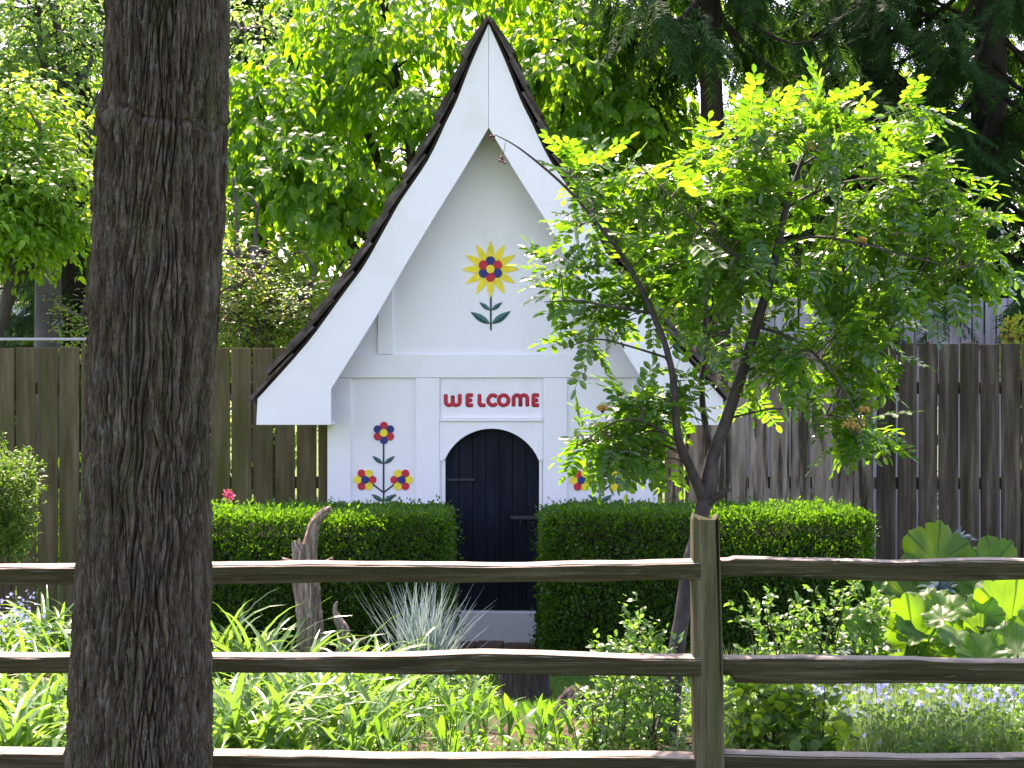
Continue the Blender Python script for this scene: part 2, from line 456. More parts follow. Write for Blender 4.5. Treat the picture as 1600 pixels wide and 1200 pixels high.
M['vine'] = leaf_mat('vine_leaf', [(.04,.10,.02), (.06,.14,.03)], [(.26,.46,.02), (.5,.66,.03)], trans=.5, rough=.4)
M['grass'] = leaf_mat('lawn_blade', [(.035,.10,.018), (.055,.14,.022), (.08,.16,.03)], [(.14,.32,.02), (.22,.42,.03)], trans=.35, rough=.5)
M['meadow'] = leaf_mat('meadow_blade', [(.12,.18,.06), (.18,.24,.09), (.27,.31,.15)], [(.3,.42,.08), (.42,.5,.16)], trans=.42, rough=.5)
M['yewish'] = leaf_mat('golden_juniper', [(.05,.10,.015), (.08,.15,.02), (.13,.21,.035)], [(.18,.33,.02), (.30,.46,.04)], trans=.32, rough=.5)
M['blueflower'] = leaf_mat('pale_blue_petal', [(.32,.36,.72), (.42,.46,.80), (.55,.58,.85)], [(.35,.4,.75), (.5,.55,.85)], trans=.35, rough=.6)
M['redflower'] = leaf_mat('red_petal', [(.5,.02,.02), (.65,.04,.03)], [(.6,.03,.02), (.7,.06,.04)], trans=.35, rough=.6)
M['pink'] = leaf_mat('pink_petal', [(.6,.08,.18), (.7,.12,.25)], [(.6,.1,.2), (.7,.15,.25)], trans=.35, rough=.6)
M['goldleaf'] = leaf_mat('gold_leaf', [(.22,.32,.03), (.32,.36,.035), (.4,.22,.04)], [(.42,.6,.03), (.55,.5,.04)], trans=.45, rough=.45)
M['berry'] = surf_mat('dark_berry', [(.10,.02,.03), (.18,.04,.05)], scale=10, rough=.4, bump=0)

# ------------------------------------------------------------------ ground
def lawn_mat():
    m, t, N, L = nt('ground_grass')
    tc = N.new('ShaderNodeTexCoord')
    n = N.new('ShaderNodeTexNoise'); n.inputs['Scale'].default_value = 1.3; n.inputs['Detail'].default_value = 9
    n2 = N.new('ShaderNodeTexNoise'); n2.inputs['Scale'].default_value = 30; n2.inputs['Detail'].default_value = 4
    L.new(tc.outputs['Object'], n.inputs['Vector']); L.new(tc.outputs['Object'], n2.inputs['Vector'])
    r = ramp(N, [(.035,.06,.015), (.06,.12,.022), (.10,.16,.035)], [.3, .5, .72])
    L.new(n.outputs['Fac'], r.inputs[0])
    p = N.new('ShaderNodeBsdfPrincipled'); p.inputs['Roughness'].default_value = .9; p.inputs['Specular IOR Level'].default_value = .1
    L.new(r.outputs[0], p.inputs['Base Color'])
    b = N.new('ShaderNodeBump'); b.inputs['Strength'].default_value = .8; b.inputs['Distance'].default_value = .03
    L.new(n2.outputs['Fac'], b.inputs['Height']); L.new(b.outputs[0], p.inputs['Normal'])
    o = N.new('ShaderNodeOutputMaterial'); L.new(p.outputs[0], o.inputs[0])
    return m
M['ground'] = lawn_mat()
gx = np.concatenate([[-400, -100, -40], np.linspace(-20, 20, 41), [40, 100, 400]])
gy = np.concatenate([[-300, -80, -20], np.linspace(-4, 40, 45), [80, 200, 600]])
GX, GY = np.meshgrid(gx, gy, indexing='ij')
GZ = np.where((GY > 16) & (GY < 60), 0.03*(fbm(GX*.4+50, GY*.4+50, GX*0, 2)-.5), 0.0)
nx, ny = len(gx), len(gy)
ii, jj = np.meshgrid(np.arange(nx-1), np.arange(ny-1), indexing='ij')
GF = np.stack([ii*ny+jj, (ii+1)*ny+jj, (ii+1)*ny+jj+1, ii*ny+jj+1], -1).reshape(-1, 4)
tag(make('ground', np.stack([GX, GY, GZ], -1).reshape(-1, 3), GF, M['ground'], smooth=True), kind='structure')
# dug garden bed along the rail fence: a thin sheet with an uneven edge
bx_ = np.linspace(-7, 7, 71)
e0 = 7.2+0*bx_; e1 = 9.75 + .35*np.sin(bx_*1.7) + .25*np.sin(bx_*3.9+1) + np.where(bx_ < -.9, 1.6, 0) + np.where(bx_ > .9, 2.2, 0)
rows = np.linspace(0, 1, 9)
BV = np.stack([np.repeat(bx_[:, None], 9, 1), e0[:, None]+(e1-e0)[:, None]*rows[None], .012+.05*(fbm(bx_[:, None]*2+9, rows[None]*5+9, 0*bx_[:, None]*rows[None], 3))*np.sin(np.pi*rows)[None]], -1)
ii, jj = np.meshgrid(np.arange(70), np.arange(8), indexing='ij')
tag(make('garden_bed', BV.reshape(-1, 3), np.stack([ii*9+jj, (ii+1)*9+jj, (ii+1)*9+jj+1, ii*9+jj+1], -1).reshape(-1, 4), M['soil'], smooth=True), kind='structure')

# ------------------------------------------------------------------ the little white house
HS = 12.8/FPX                                  # metres per photo pixel at the house wall
FS = 12.54/FPX                                 # and at the bargeboards
CX = 768.0
def hx(px): return (px-CX)*HS
def hz(py): return EYE-(py-HORIZON)*HS
def fx(dx): return dx*FS
def fz(py): return EYE-(py-HORIZON)*FS
house = thing('playhouse', ((CX-800)*HS, 12.8, 0), 'small white cottage playhouse with steep curved roof, painted flowers and WELCOME lettering', 'playhouse', rz=rad(-3.3))
DEPTH = 1.5
WX0, WX1 = hx(510), hx(1027)

outer = [(0, 38), (26, 96), (50, 157), (67, 192), (95, 250), (137, 312), (160, 352), (194, 412), (222, 450), (285, 535), (364, 623)]
inner = [(0, 200), (42, 270), (86, 340), (132, 416), (176, 493), (248, 608)]
OUT = smooth_path([(fx(a), fz(b)) for a, b in outer], 4)
INN = np.array([(fx(a), fz(b)) for a, b in inner])
yb = fz(664)

# front wall with the arched door opening
dl, dr = hx(694), hx(844)
AC, AR = hx(768.5), None
hw, sag = (dr-dl)/2, (720-669)*HS
AR = (hw*hw+sag*sag)/(2*sag); az0 = hz(669)-AR
def arch(x, grow=0.0): return az0+math.sqrt(max((AR+grow)**2-(x-AC)**2, 0))
roofline = lambda x: float(np.interp(abs(x), OUT[:, 0], OUT[:, 1]))-.06
wallpts = [(WX0, 0), (dl, 0)] + [(x, arch(x)) for x in np.linspace(dl, dr, 19)] + [(dr, 0), (WX1, 0)]
wallpts += [(x, roofline(x)) for x in np.linspace(WX1, 0.0, 14)] + [(x, roofline(x)) for x in np.linspace(0.0, WX0, 14)[1:]]
V, F = prism(wallpts, 0.0, 0.09)
make('wall', V, F, M['white'], house, local=True)
for xa, xb_ in ((WX0, WX0+.06), (WX1-.06, WX1)):
    V, F = box(xa, xb_, .092, DEPTH-.1, 0, roofline(xa if abs(xa) > abs(xb_) else xb_)-.02)
    make('wall', V, F, M['white'], house, local=True)
bk = [(WX0+.002, 0), (WX1-.002, 0)] + [(x, roofline(x)-.004) for x in np.linspace(WX1-.002, WX0+.002, 27)]
V, F = prism(bk, DEPTH-.098, DEPTH)
make('wall', V, F, M['white'], house, local=True)

# applied boards: the half-timber pattern
def trim(x0, x1, y0, y1, t=.022, name='trim_board'):
    V, F = box(hx(x0), hx(x1), -t, .003, hz(y1), hz(y0), .0015)
    return make(name, V, F, M['white_trim'], house, local=True)
trim(523, 1013, 554, 590)                                  # long beam
trim(510.5, 547, 590.6, 1006); trim(990, 1026.5, 590.6, 1006)   # corner boards
trim(650, 687, 590.6, 1006, .0215); trim(849, 886, 590.6, 1006, .0215)
trim(590, 613, 400, 553.4, .020); trim(924, 947, 400, 553.4, .020)
trim(687.5, 848.5, 653, 658.5, .030, 'sign_ledge')
hp = [(hx(687.5), hz(659)), (hx(687.5), hz(720.5))]
gl, gr = hx(692.2), hx(845.8)
hp += [(gl-.001, hz(720.5))] + [(x, arch(x, .0085)) for x in np.linspace(gl, gr, 21)] + [(hx(848.5), hz(720.5)), (hx(848.5), hz(659))]
V, F = prism(hp, -.0205, .002)
make('arched_header', V, F, M['white_trim'], house, local=True)
# bent moulding that rims the arch
a = [(x, arch(x, .008)) for x in np.linspace(dl-.003, dr+.003, 29)]; b = [(x, arch(x, -.003)) for x in np.linspace(dl+.004, dr-.004, 29)][::-1]
V, F = prism(a+b, -.024, .02)
make('arch_moulding', V, F, M['white_trim'], house, local=True)
for s0, s1 in ((dl-.012, dl+.006), (dr-.006, dr+.012)):
    V, F = box(s0, s1, -.012, .03, hz(955), hz(719), .002)
    make('door_jamb', V, F, M['white_trim'], house, local=True)
V, F = box(hx(687.5), hx(848.5), -.05, .085, .0, hz(955), .004)
make('threshold', V, F, M['white_trim'], house, local=True)

# door of seven upright planks
door = make('door', *prism([(dl-.01, hz(954)), (dr+.01, hz(954))] + [(x, arch(x)-.004) for x in np.linspace(dr-.003, dl+.003, 15)], .062, .085), M['door'], house, local=True)
edges = np.linspace(dl+.004, dr-.004, 8)
for i in range(7):
    xa, xb_ = edges[i]+.002, edges[i+1]-.002
    o = [(xa, hz(954)), (xb_, hz(954))] + [(x, arch(x)-.006) for x in np.linspace(xb_, xa, 5)]
    make('plank', *prism(o, .040+.003*(i % 2), .0615), M['door'], door)
V, F = box(hx(797), hx(841), .028, .044, hz(812), hz(806), .002)
make('strap_hinge', V, F, M['iron'], door)
V, F = box(hx(697), hx(741), .030, .044, hz(752), hz(748), .002)
make('strap_hinge', V, F, M['iron'], door)
make('latch', *tube([(hx(813), .03, hz(811)), (hx(813), .012, hz(815)), (hx(813), .012, hz(822))], [.006, .006, .005], 8), M['iron'], door)

# bargeboards
for s in (-1, 1):
    op = [(s*x, z) for x, z in OUT]
    pts = op + [(s*fx(366), yb), (s*fx(248), yb)] + [(s*x, z) for x, z in INN[::-1]]
    pts[0] = (s*.0012, pts[0][1]); pts[-1] = (s*.0012, pts[-1][1])
    V, F = prism(pts, -.275, -.243, .0015)
    make('bargeboard', V, F, M['white_trim'], house, local=True)
    # boxed eave behind the bargeboard and the rear bargeboard
    V, F = box(min(s*fx(250), s*fx(362)), max(s*fx(250), s*fx(362)), -.242, DEPTH+.15, yb+.002, yb+.018)
    make('soffit', V, F, M['white_trim'], house, local=True)
    V, F = box(min(s*fx(360), s*fx(365)), max(s*fx(360), s*fx(365)), -.242, DEPTH+.15, yb+.004, fz(628))
    make('fascia', V, F, M['white_trim'], house, local=True)

# roof deck and shingles
for s in (-1, 1):
    n = len(OUT); ya, yz = -.265, DEPTH+.2
    tan = unit(np.gradient(OUT, axis=0)); nor = np.stack([-tan[:, 1], tan[:, 0]], -1)
    nor = np.where((nor[:, 1:] < 0), -nor, nor)
    A = OUT+nor*.002; B = OUT+nor*.02
    A[0, 0] = max(A[0, 0], .001)
    V = []
    for q in (A, B):
        for y in (ya, yz):
            V.append(np.stack([s*q[:, 0], np.full(n, y), q[:, 1]], -1))
    V = np.concatenate(V); i = np.arange(n-1)
    F = np.concatenate([np.stack([k0+i, k0+i+1, k1+i+1, k1+i], -1) for k0, k1 in ((0, n), (2*n, 3*n), (0, 2*n), (n, 3*n))])
    F = np.concatenate([F, [[0, n, 3*n, 2*n], [n-1, 2*n-1, 4*n-1, 3*n-1]]])
    deck = make('roof_deck', V, F, M['darkbark'], house, local=True)
    seglen = np.concatenate([[0], np.cumsum(np.linalg.norm(np.diff(OUT, axis=0), axis=1))])
    total = seglen[-1]
    ncourse = 13; expo = (total+.02)/ncourse
    cols = np.linspace(-.298, DEPTH+.23, 10)
    for c in range(ncourse):
        s_low = total+.05 - c*expo
        s_up = max(s_low-expo*1.9, .0)
        pl = np.array([np.interp(s_low, seglen, OUT[:, k]) for k in (0, 1)])
        if s_low > total: pl = OUT[-1]+tan[-1]*(s_low-total)
        pu = np.array([np.interp(s_up, seglen, OUT[:, k]) for k in (0, 1)])
        if s_low <= .08: continue
        t2 = unit(pl-pu); n2 = np.array([-t2[1], t2[0]]); n2 = n2 if n2[1] > 0 else -n2
        for k in range(9):
            g = random.uniform
            jl = g(-.022, .022) if k else g(-.014, .014)
            a0, a1 = cols[k]+.002, cols[k+1]-.002
            if c % 2 and 0 < k < 9: a0 -= .09
            if c % 2 and k < 8: a1 -= .09
            th = .021+g(-.004, .005)
            low = pl+t2*jl
            up = pu
            q = [up+n2*.024, up+n2*(.024+.016), low+n2*(.058+th+.010), low+n2*.056]
            if c == 0: q = [up+n2*.021, up+n2*.03, low+n2*(.024+th), low+n2*.022]
            q = [(max(x, .004), z) for x, z in q]
            V = np.array([[s*x, y, z] for y in (a0, a1) for x, z in q])
            if k == 0: V[:4, 1] += g(-.012, .008)
            F = np.array([[0, 1, 2, 3], [7, 6, 5, 4], [0, 4, 5, 1], [1, 5, 6, 2], [2, 6, 7, 3], [3, 7, 4, 0]])
            make('shingle', V, F, M['shingle'], deck)
ridge = MB()
zr = OUT[0, 1]
for s in (-1, 1):
    V, F = prism([(s*.001, zr+.030), (s*.008, zr+.062), (s*.125, zr-.135), (s*.105, zr-.155)], -.292, DEPTH+.22)
    make('ridge_board', V, F, M['shingle'], house, local=True)

# cut-out flowers on the wall
def disc(px, py, r, y0, y1, seg=18):
    cx_, cz_ = hx(px), hz(py)
    a = np.linspace(0, 2*np.pi, seg, endpoint=False)
    return prism([(cx_+math.cos(t)*r*HS, cz_+math.sin(t)*r*HS) for t in a], y0, y1, .0008)
def wall_leaf(base, tip, w, parent):
    b = np.array([hx(base[0]), hz(base[1])]); t = np.array([hx(tip[0]), hz(tip[1])])
    d = t-b; L = np.linalg.norm(d); d /= L; n = np.array([-d[1], d[0]])
    if n[1] < 0: n = -n
    prof = lambda u: w*HS*math.sin(math.pi*u**.85)
    us = np.linspace(0, 1, 9)
    upr = [b+d*L*u+n*prof(u) for u in us]; low = [b+d*L*u-n*prof(u) for u in us]; mid = [b+d*L*u for u in us]
    make('leaf', *prism([tuple(p) for p in upr] + [tuple(p) for p in mid[::-1][1:-1]], -.005, .001), M['teal'], parent)
    make('leaf', *prism([tuple(p) for p in low] + [tuple(p) for p in mid[::-1][1:-1]], -.0045, .001), M['teal_dark'], parent)
def strip(pts, w, y=-.004):
    mb = MB()
    for (x0, y0), (x1, y1) in zip(pts[:-1], pts[1:]):
        a = np.array([hx(x0), hz(y0)]); b = np.array([hx(x1), hz(y1)]); d = unit(b-a); n = np.array([-d[1], d[0]])*w*HS/2
        mb.add(*prism([tuple(a-n), tuple(b-n), tuple(b+n), tuple(a+n)], y, .001))
    return mb
def rosette(px, py, dist, r, cols, cc, rc, parent, a0=90, y=-.006):
    for k, c in enumerate(cols):
        t = rad(a0-60*k)
        make('petal', *disc(px+math.cos(t)*dist, py-math.sin(t)*dist, r, y-.0006*k, .001), M[c], parent)
    make('flower_centre', *disc(px, py, rc, y-.0055, .001), M[cc], parent)
st = strip([(767, 462), (767, 516)], 2.6).build('gable_flower', M['stem'], house, local=True)
tag(st, 'yellow sunflower cut-out high in the gable')
for k in range(12):
    t = rad(90-30*k); c, s = math.cos(t), math.sin(t)
    q = []
    for u, w in ((9, 3), (18, 5.0), (26, 5.6), (34, 4), (40, 1.8), (45, 0)): q.append((u, w))
    pts = [(u, w) for u, w in q] + [(u, -w) for u, w in q[-2::-1]]
    make('petal', *prism([(hx(766.5+u*c-w*s), hz(420.5-(u*s+w*c))) for u, w in pts], -.004-.0003*k, .001), M['yellow'], st)
rosette(766.5, 420.5, 12.6, 7.4, ['blue', 'red', 'blue', 'red', 'blue', 'red'], 'yellow', 6.6, st, y=-.009)
for b, t, w in (((766, 485), (749, 472), 3.4), ((768, 485), (785, 472), 3.4), ((765.5, 506), (735, 487), 5.4), ((768.5, 506), (798, 486), 5.4)):
    wall_leaf(b, t, w, st)
for off, lb in ((0, 'three-flower cut-out left of the door'), (339, 'three-flower cut-out right of the door')):
    st = strip([(598.5+off, 690), (598.5+off, 840)], 2.4)
    for sgn in (-1, 1):
        mbx = strip([(598.5+off, 770), (598.5+off+sgn*17, 757)], 2.4, -.0037)
        for v, f in zip(mbx.V, [0]): pass
        st.add(np.concatenate(mbx.V), mbx.F)
    st = st.build('wall_flower', M['stem'], house, local=True); tag(st, lb)
    rosette(599+off, 676.5, 11.3, 6.3, ['red', 'blue', 'red', 'blue', 'red', 'blue'], 'yellow', 6.2, st)
    rosette(569.5+off, 750, 11.6, 6.2, ['red', 'yellow', 'red', 'yellow', 'red', 'yellow'], 'blue', 6.0, st, a0=0)
    rosette(627+off, 750, 11.6, 6.2, ['yellow', 'red', 'yellow', 'red', 'yellow', 'red'], 'blue', 6.0, st, a0=0)
    for sgn in (-1, 1):
        wall_leaf((598.5+off+sgn*1, 725), (598.5+off+sgn*18, 712.5), 3.3, st)
        wall_leaf((598.5+off+sgn*1, 784), (598.5+off+sgn*19, 772.5), 3.6, st)

# WELCOME in thick rounded strokes
board = make('sign_board', *box(hx(687.8), hx(848.2), -.004, .002, hz(652.8), hz(590.8)), M['white'], house, local=True)
def arcp(cx, cy, rx, ry, a0, a1, n=16):
    return [(cx+rx*math.cos(rad(t)), cy-ry*math.sin(rad(t))) for t in np.linspace(a0, a1, n)]
def E(x): return [[(x, 617.5), (x, 633.2)], [(x, 617.5), (x+7.2, 617.5)], [(x, 625.4), (x+6, 625.4)], [(x, 633.2), (x+7.2, 633.2)]]
letters = [
    ('letter_W', [[(696.3, 617.3)] + arcp(701.8, 627.6, 5.5, 5.7, 180, 360, 12) + [(707.3, 619.5)], [(707.3, 619.5)] + arcp(712.8, 627.6, 5.5, 5.7, 180, 360, 12) + [(718.3, 617.3)]]),
    ('letter_E', E(730.3)),
    ('letter_L', [[(749.2, 617.5), (749.2, 631.5), (750.6, 633.2), (757.2, 633.2)]]),
    ('letter_C', [arcp(770.2, 625.4, 7.4, 7.9, 48, 312, 18)]),
    ('letter_O', [arcp(787, 625.4, 7.6, 7.9, 0, 360, 24)]),
    ('letter_M', [[(802.6, 633.4)] + arcp(807.9, 623.0, 5.3, 5.6, 180, 0, 12) + [(813.2, 633.4)], [(813.2, 633.4)] + arcp(818.6, 623.0, 5.4, 5.6, 180, 0, 12) + [(824, 633.4)]]),
    ('letter_E', E(833.6)),
]
for nm, strokes in letters:
    mb = MB()
    for st in strokes:
        p = np.array([(hx(x), 0, hz(y)) for x, y in st])
        d = p[1]-p[0]; e = p[-1]-p[-2]
        r = 3.25*HS
        cap = [.35, .75, 1]
        pp = np.concatenate([[p[0]-unit(d)*r*.55, p[0]-unit(d)*r*.3], p, [p[-1]+unit(e)*r*.3, p[-1]+unit(e)*r*.55]])
        rr = np.concatenate([[r*.55, r*.88], np.full(len(p), r), [r*.88, r*.55]])
        V, F = tube(pp, rr, 10)
        V[:, 1] = V[:, 1]*.42-.004
        mb.add(V, F)
    mb.build(nm, M['letter'], board, smooth=True)
# doorstep of red pavers
for k in range(5):
    x0 = -.44+k*.178
    V, F = box(x0, x0+.172, -.36-.01*(k % 2), -.056, -.02, .035+.006*(k % 3), .006)
    step = make('paver', V, F, M['brickred'], house, local=True)

# ------------------------------------------------------------------ plank fences
def plank_fence(name_label, px0, px1, ytop, D, pitch, gap, mat, cat='fence', rails=(.31, 1.02, 1.74), zbot=.04, group='board fences behind the house', ry=.02):
    x0, x1 = (px0-800)*D/FPX, (px1-800)*D/FPX
    top = EYE-(ytop-HORIZON)*D/FPX
    t = thing('plank_fence', ((x0+x1)/2, D, 0), name_label, cat, group)
    n = int(round((x1-x0)/pitch)); pitch = (x1-x0)/n
    g = random.Random(int(px0)+7)
    for i in range(n):
        a = x0+i*pitch+gap/2+g.uniform(-.002, .002); b = x0+(i+1)*pitch-gap/2+g.uniform(-.002, .002)
        zt = top+g.uniform(-.006, .004); y = D+g.uniform(-.003, .003)
        V, F = box(a, b, y-.010, y+.010, zbot+g.uniform(-.01, .01), zt, .002)
        V = V.copy(); lean = g.uniform(-.004, .004)
        V[:, 0] += (V[:, 2]-1)*lean; V[:, 1] += (V[:, 2] > 1.5)*g.uniform(-.004, .004)
        make('board', V, F, mat, t)
    for z in rails:
        V, F = box(x0, x1, D+ry, D+ry+.05, z-.045, z+.045, .003)
        make('rail', V, F, mat, t)
    k = max(2, int((x1-x0)/2.3)+1)
    for x in np.linspace(x0+.1, x1-.1, k):
        V, F = box(x-.045, x+.045, D+ry+.052, D+ry+.142, -.2, top-.05, .004)
        make('post', V, F, mat, t)
    return t
plank_fence('brown plank fence with narrow bright gaps left of the white house', -380, 900, 543, 14.6, .1632, .016, M['plank_brown'])
plank_fence('bleached mottled plank fence between the white house and the darker fence', 905, 1366, 541, 14.6, .1632, .015, M['plank_pale'])
plank_fence('dark stained plank fence at the far right', 1368.5, 2050, 537, 14.45, .158, .014, M['plank_dark'])
plank_fence('pale grey upper fence showing above the dark fence on the right', 1120, 1592, 466, 17.2, .1035, .010, M['plank_grey'], rails=(.4, 1.3, 2.2))

# ------------------------------------------------------------------ big tree in the foreground
def big_tree():
    D = 6.65
    ys = np.array([-900, -300, 0, 100, 190, 230, 300, 450, 560, 700, 820, 900, 1050, 1200, 1290, 1400])
    le = np.array([182, 175, 168, 163, 157, 158, 150, 141, 138, 135, 131, 124, 115, 107, 98, 80])
    re = np.array([350, 352, 352, 353, 354, 351, 349, 341, 334, 330, 328, 326, 326, 328, 334, 350])
    zs = EYE-(ys-HORIZON)*D/FPX
    o = np.argsort(zs); zs, le, re = zs[o], le[o], re[o]
    root = thing('shade_tree', ((215-800)*D/FPX, D, 0), 'large dark tree trunk with furrowed bark standing in the left foreground', 'tree')
    zz = np.concatenate([np.linspace(-.1, .3, 40, endpoint=False), np.linspace(.3, 3.1, 720), np.linspace(3.1, 4.9, 60)[1:]])
    th = np.concatenate([np.linspace(-np.pi/2-2.05, -np.pi/2+2.05, 440, endpoint=False), np.linspace(-np.pi/2+2.05, 3*np.pi/2-2.05, 70, endpoint=False)]); na = len(th)
    Z, T = np.meshgrid(zz, th, indexing='ij')
    lft = np.interp(Z, zs, le); rgt = np.interp(Z, zs, re)
    cx = ((lft+rgt)/2-800)*D/FPX; r = (rgt-lft)/2*D/FPX-.032
    # knots bend the grain round them
    def knot(th0, z0, w):
        dx = (T-th0)*.24; dz = Z-z0
        return dx, dz, np.exp(-(dx**2+(dz*.6)**2)/(w*w))
    sh = 0; lump = 0
    front = -math.pi/2
    for t0, z0, w, lf in ((front-.15, 1.93, .10, .016), (front-.75, 2.53, .07, .024), (front+.6, 1.45, .08, .010), (front+.2, .95, .10, .012), (front-.35, 1.32, .08, .01)):
        dx, dz, k = knot(t0, z0, w)
        sh = sh + k*dx*.4*np.cos(np.clip(dz/w, -2, 2)*1.2)
        lump = lump + lf*k
    # the pinched horizontal seam high on the trunk
    seam = EYE-(190+16*np.sin((T-front)*1.5)+26*(fbm(T*3+3, Z*0+1, Z*0, 3)-.5)-HORIZON)*D/FPX
    ds = Z-seam
    lump = lump + (.012*np.exp(-((ds+.025)/.05)**2) - .014*np.exp(-(ds/.010)**2))*np.clip(2.2*fbm(T*2.2, Z*0+4, Z*0, 2)-.3, 0, 1)
    scar = EYE-(225-HORIZON)*D/FPX
    dth = (T-(front-.95))*.22-(Z-scar)*.55
    lump = lump + .022*np.exp(-((dth/.035)**2+((Z-scar)/.08)**2)) - .018*np.exp(-(((dth-.045)/.012)**2+((Z-scar)/.08)**2))
    ct, sn = np.cos(T+sh*4), np.sin(T+sh*4)
    wob = .12*fbm(ct*2+8, sn*2+8, Z*3, 3)
    f1 = 12.5
    def helix(k, off, zf):
        a = T+sh*4+k*Z+.25*(fbm(np.cos(T)*2+off, np.sin(T)*2+off, Z*2.5, 2)-.5)
        return vnoise(np.cos(a)*f1*1.0+20+off, np.sin(a)*f1*1.0+20+off, Z*zf+wob*4)
    n2 = vnoise(ct*f1*2.1+50+wob*3, sn*f1*2.1+50, Z*9+wob*7)
    n3 = vnoise(ct*f1*3.6+90, sn*f1*3.6+90, Z*40)
    n4 = vnoise(ct*f1*6+30, sn*f1*6+30, Z*130)
    plate = np.minimum(np.clip(np.abs(helix(.42, 3, 2.8)-.5)/.13, 0, 1), np.clip(np.abs(helix(-.42, 40, 2.8)-.5)/.13, 0, 1))**.8
    plate2 = np.clip(np.abs(n2-.5)/.2, 0, 1)
    big = np.clip(np.abs(vnoise(ct*5.5+70, sn*5.5+70, Z*2.0+wob*3)-.5)/.09, 0, 1)
    disp = .013*(big-.6)+.026*plate+.012*plate2+.010*(n3-.5)+.006*(n4-.5)+.02*(fbm(ct*1.5+5, sn*1.5+5, Z*1.2, 2)-.5)+lump
    flare = .10*np.clip((.28-Z)/.38, 0, 1)**2*(1+.5*np.sin(T*5))
    R = r+disp+flare
    V = np.stack([cx+R*np.cos(T), D+R*np.sin(T)*.95, Z], -1).reshape(-1, 3)
    i, j = np.meshgrid(np.arange(len(zz)-1), np.arange(na), indexing='ij'); k = (j+1) % na
    F = np.stack([i*na+j, i*na+k, (i+1)*na+k, (i+1)*na+j], -1).reshape(-1, 4)
    make('trunk', V, F, M['bark'], root, smooth=False)
    top = np.array([cx[-1, 0], D, 4.85])
    mb = MB(); tips = []
    g = np.random.default_rng(8)
    for a in np.linspace(0, 2*np.pi, 6, endpoint=False):
        a += g.uniform(-.3, .3); ln = g.uniform(2.2, 3.4)
        p = smooth_path([top-[0, 0, .25], top+[math.cos(a)*.5, math.sin(a)*.5, .9], top+[math.cos(a)*ln*.6, math.sin(a)*ln*.6, 2.2], top+[math.cos(a)*ln, math.sin(a)*ln, 3.4]], 5)
        mb.add(*tube(p, np.linspace(.15, .02, len(p)), 10)); tips += list(p[6:])
    mb.build('limbs', M['bark'], root, smooth=True)
    tips = np.array(tips); n = 7000
    c = tips[g.integers(0, len(tips), n)]+g.normal(0, .55, (n, 3))
    W, G = scatter(leaf_tpl(.6), c, frames(rand_dirs(n, g)+[0, 0, -.5], rand_dirs(n, g)+[0, 0, 1.2]), g.uniform(.1, .17, n))
    tag(make('crown', W, G, M['far'], root), kind='stuff')
big_tree()

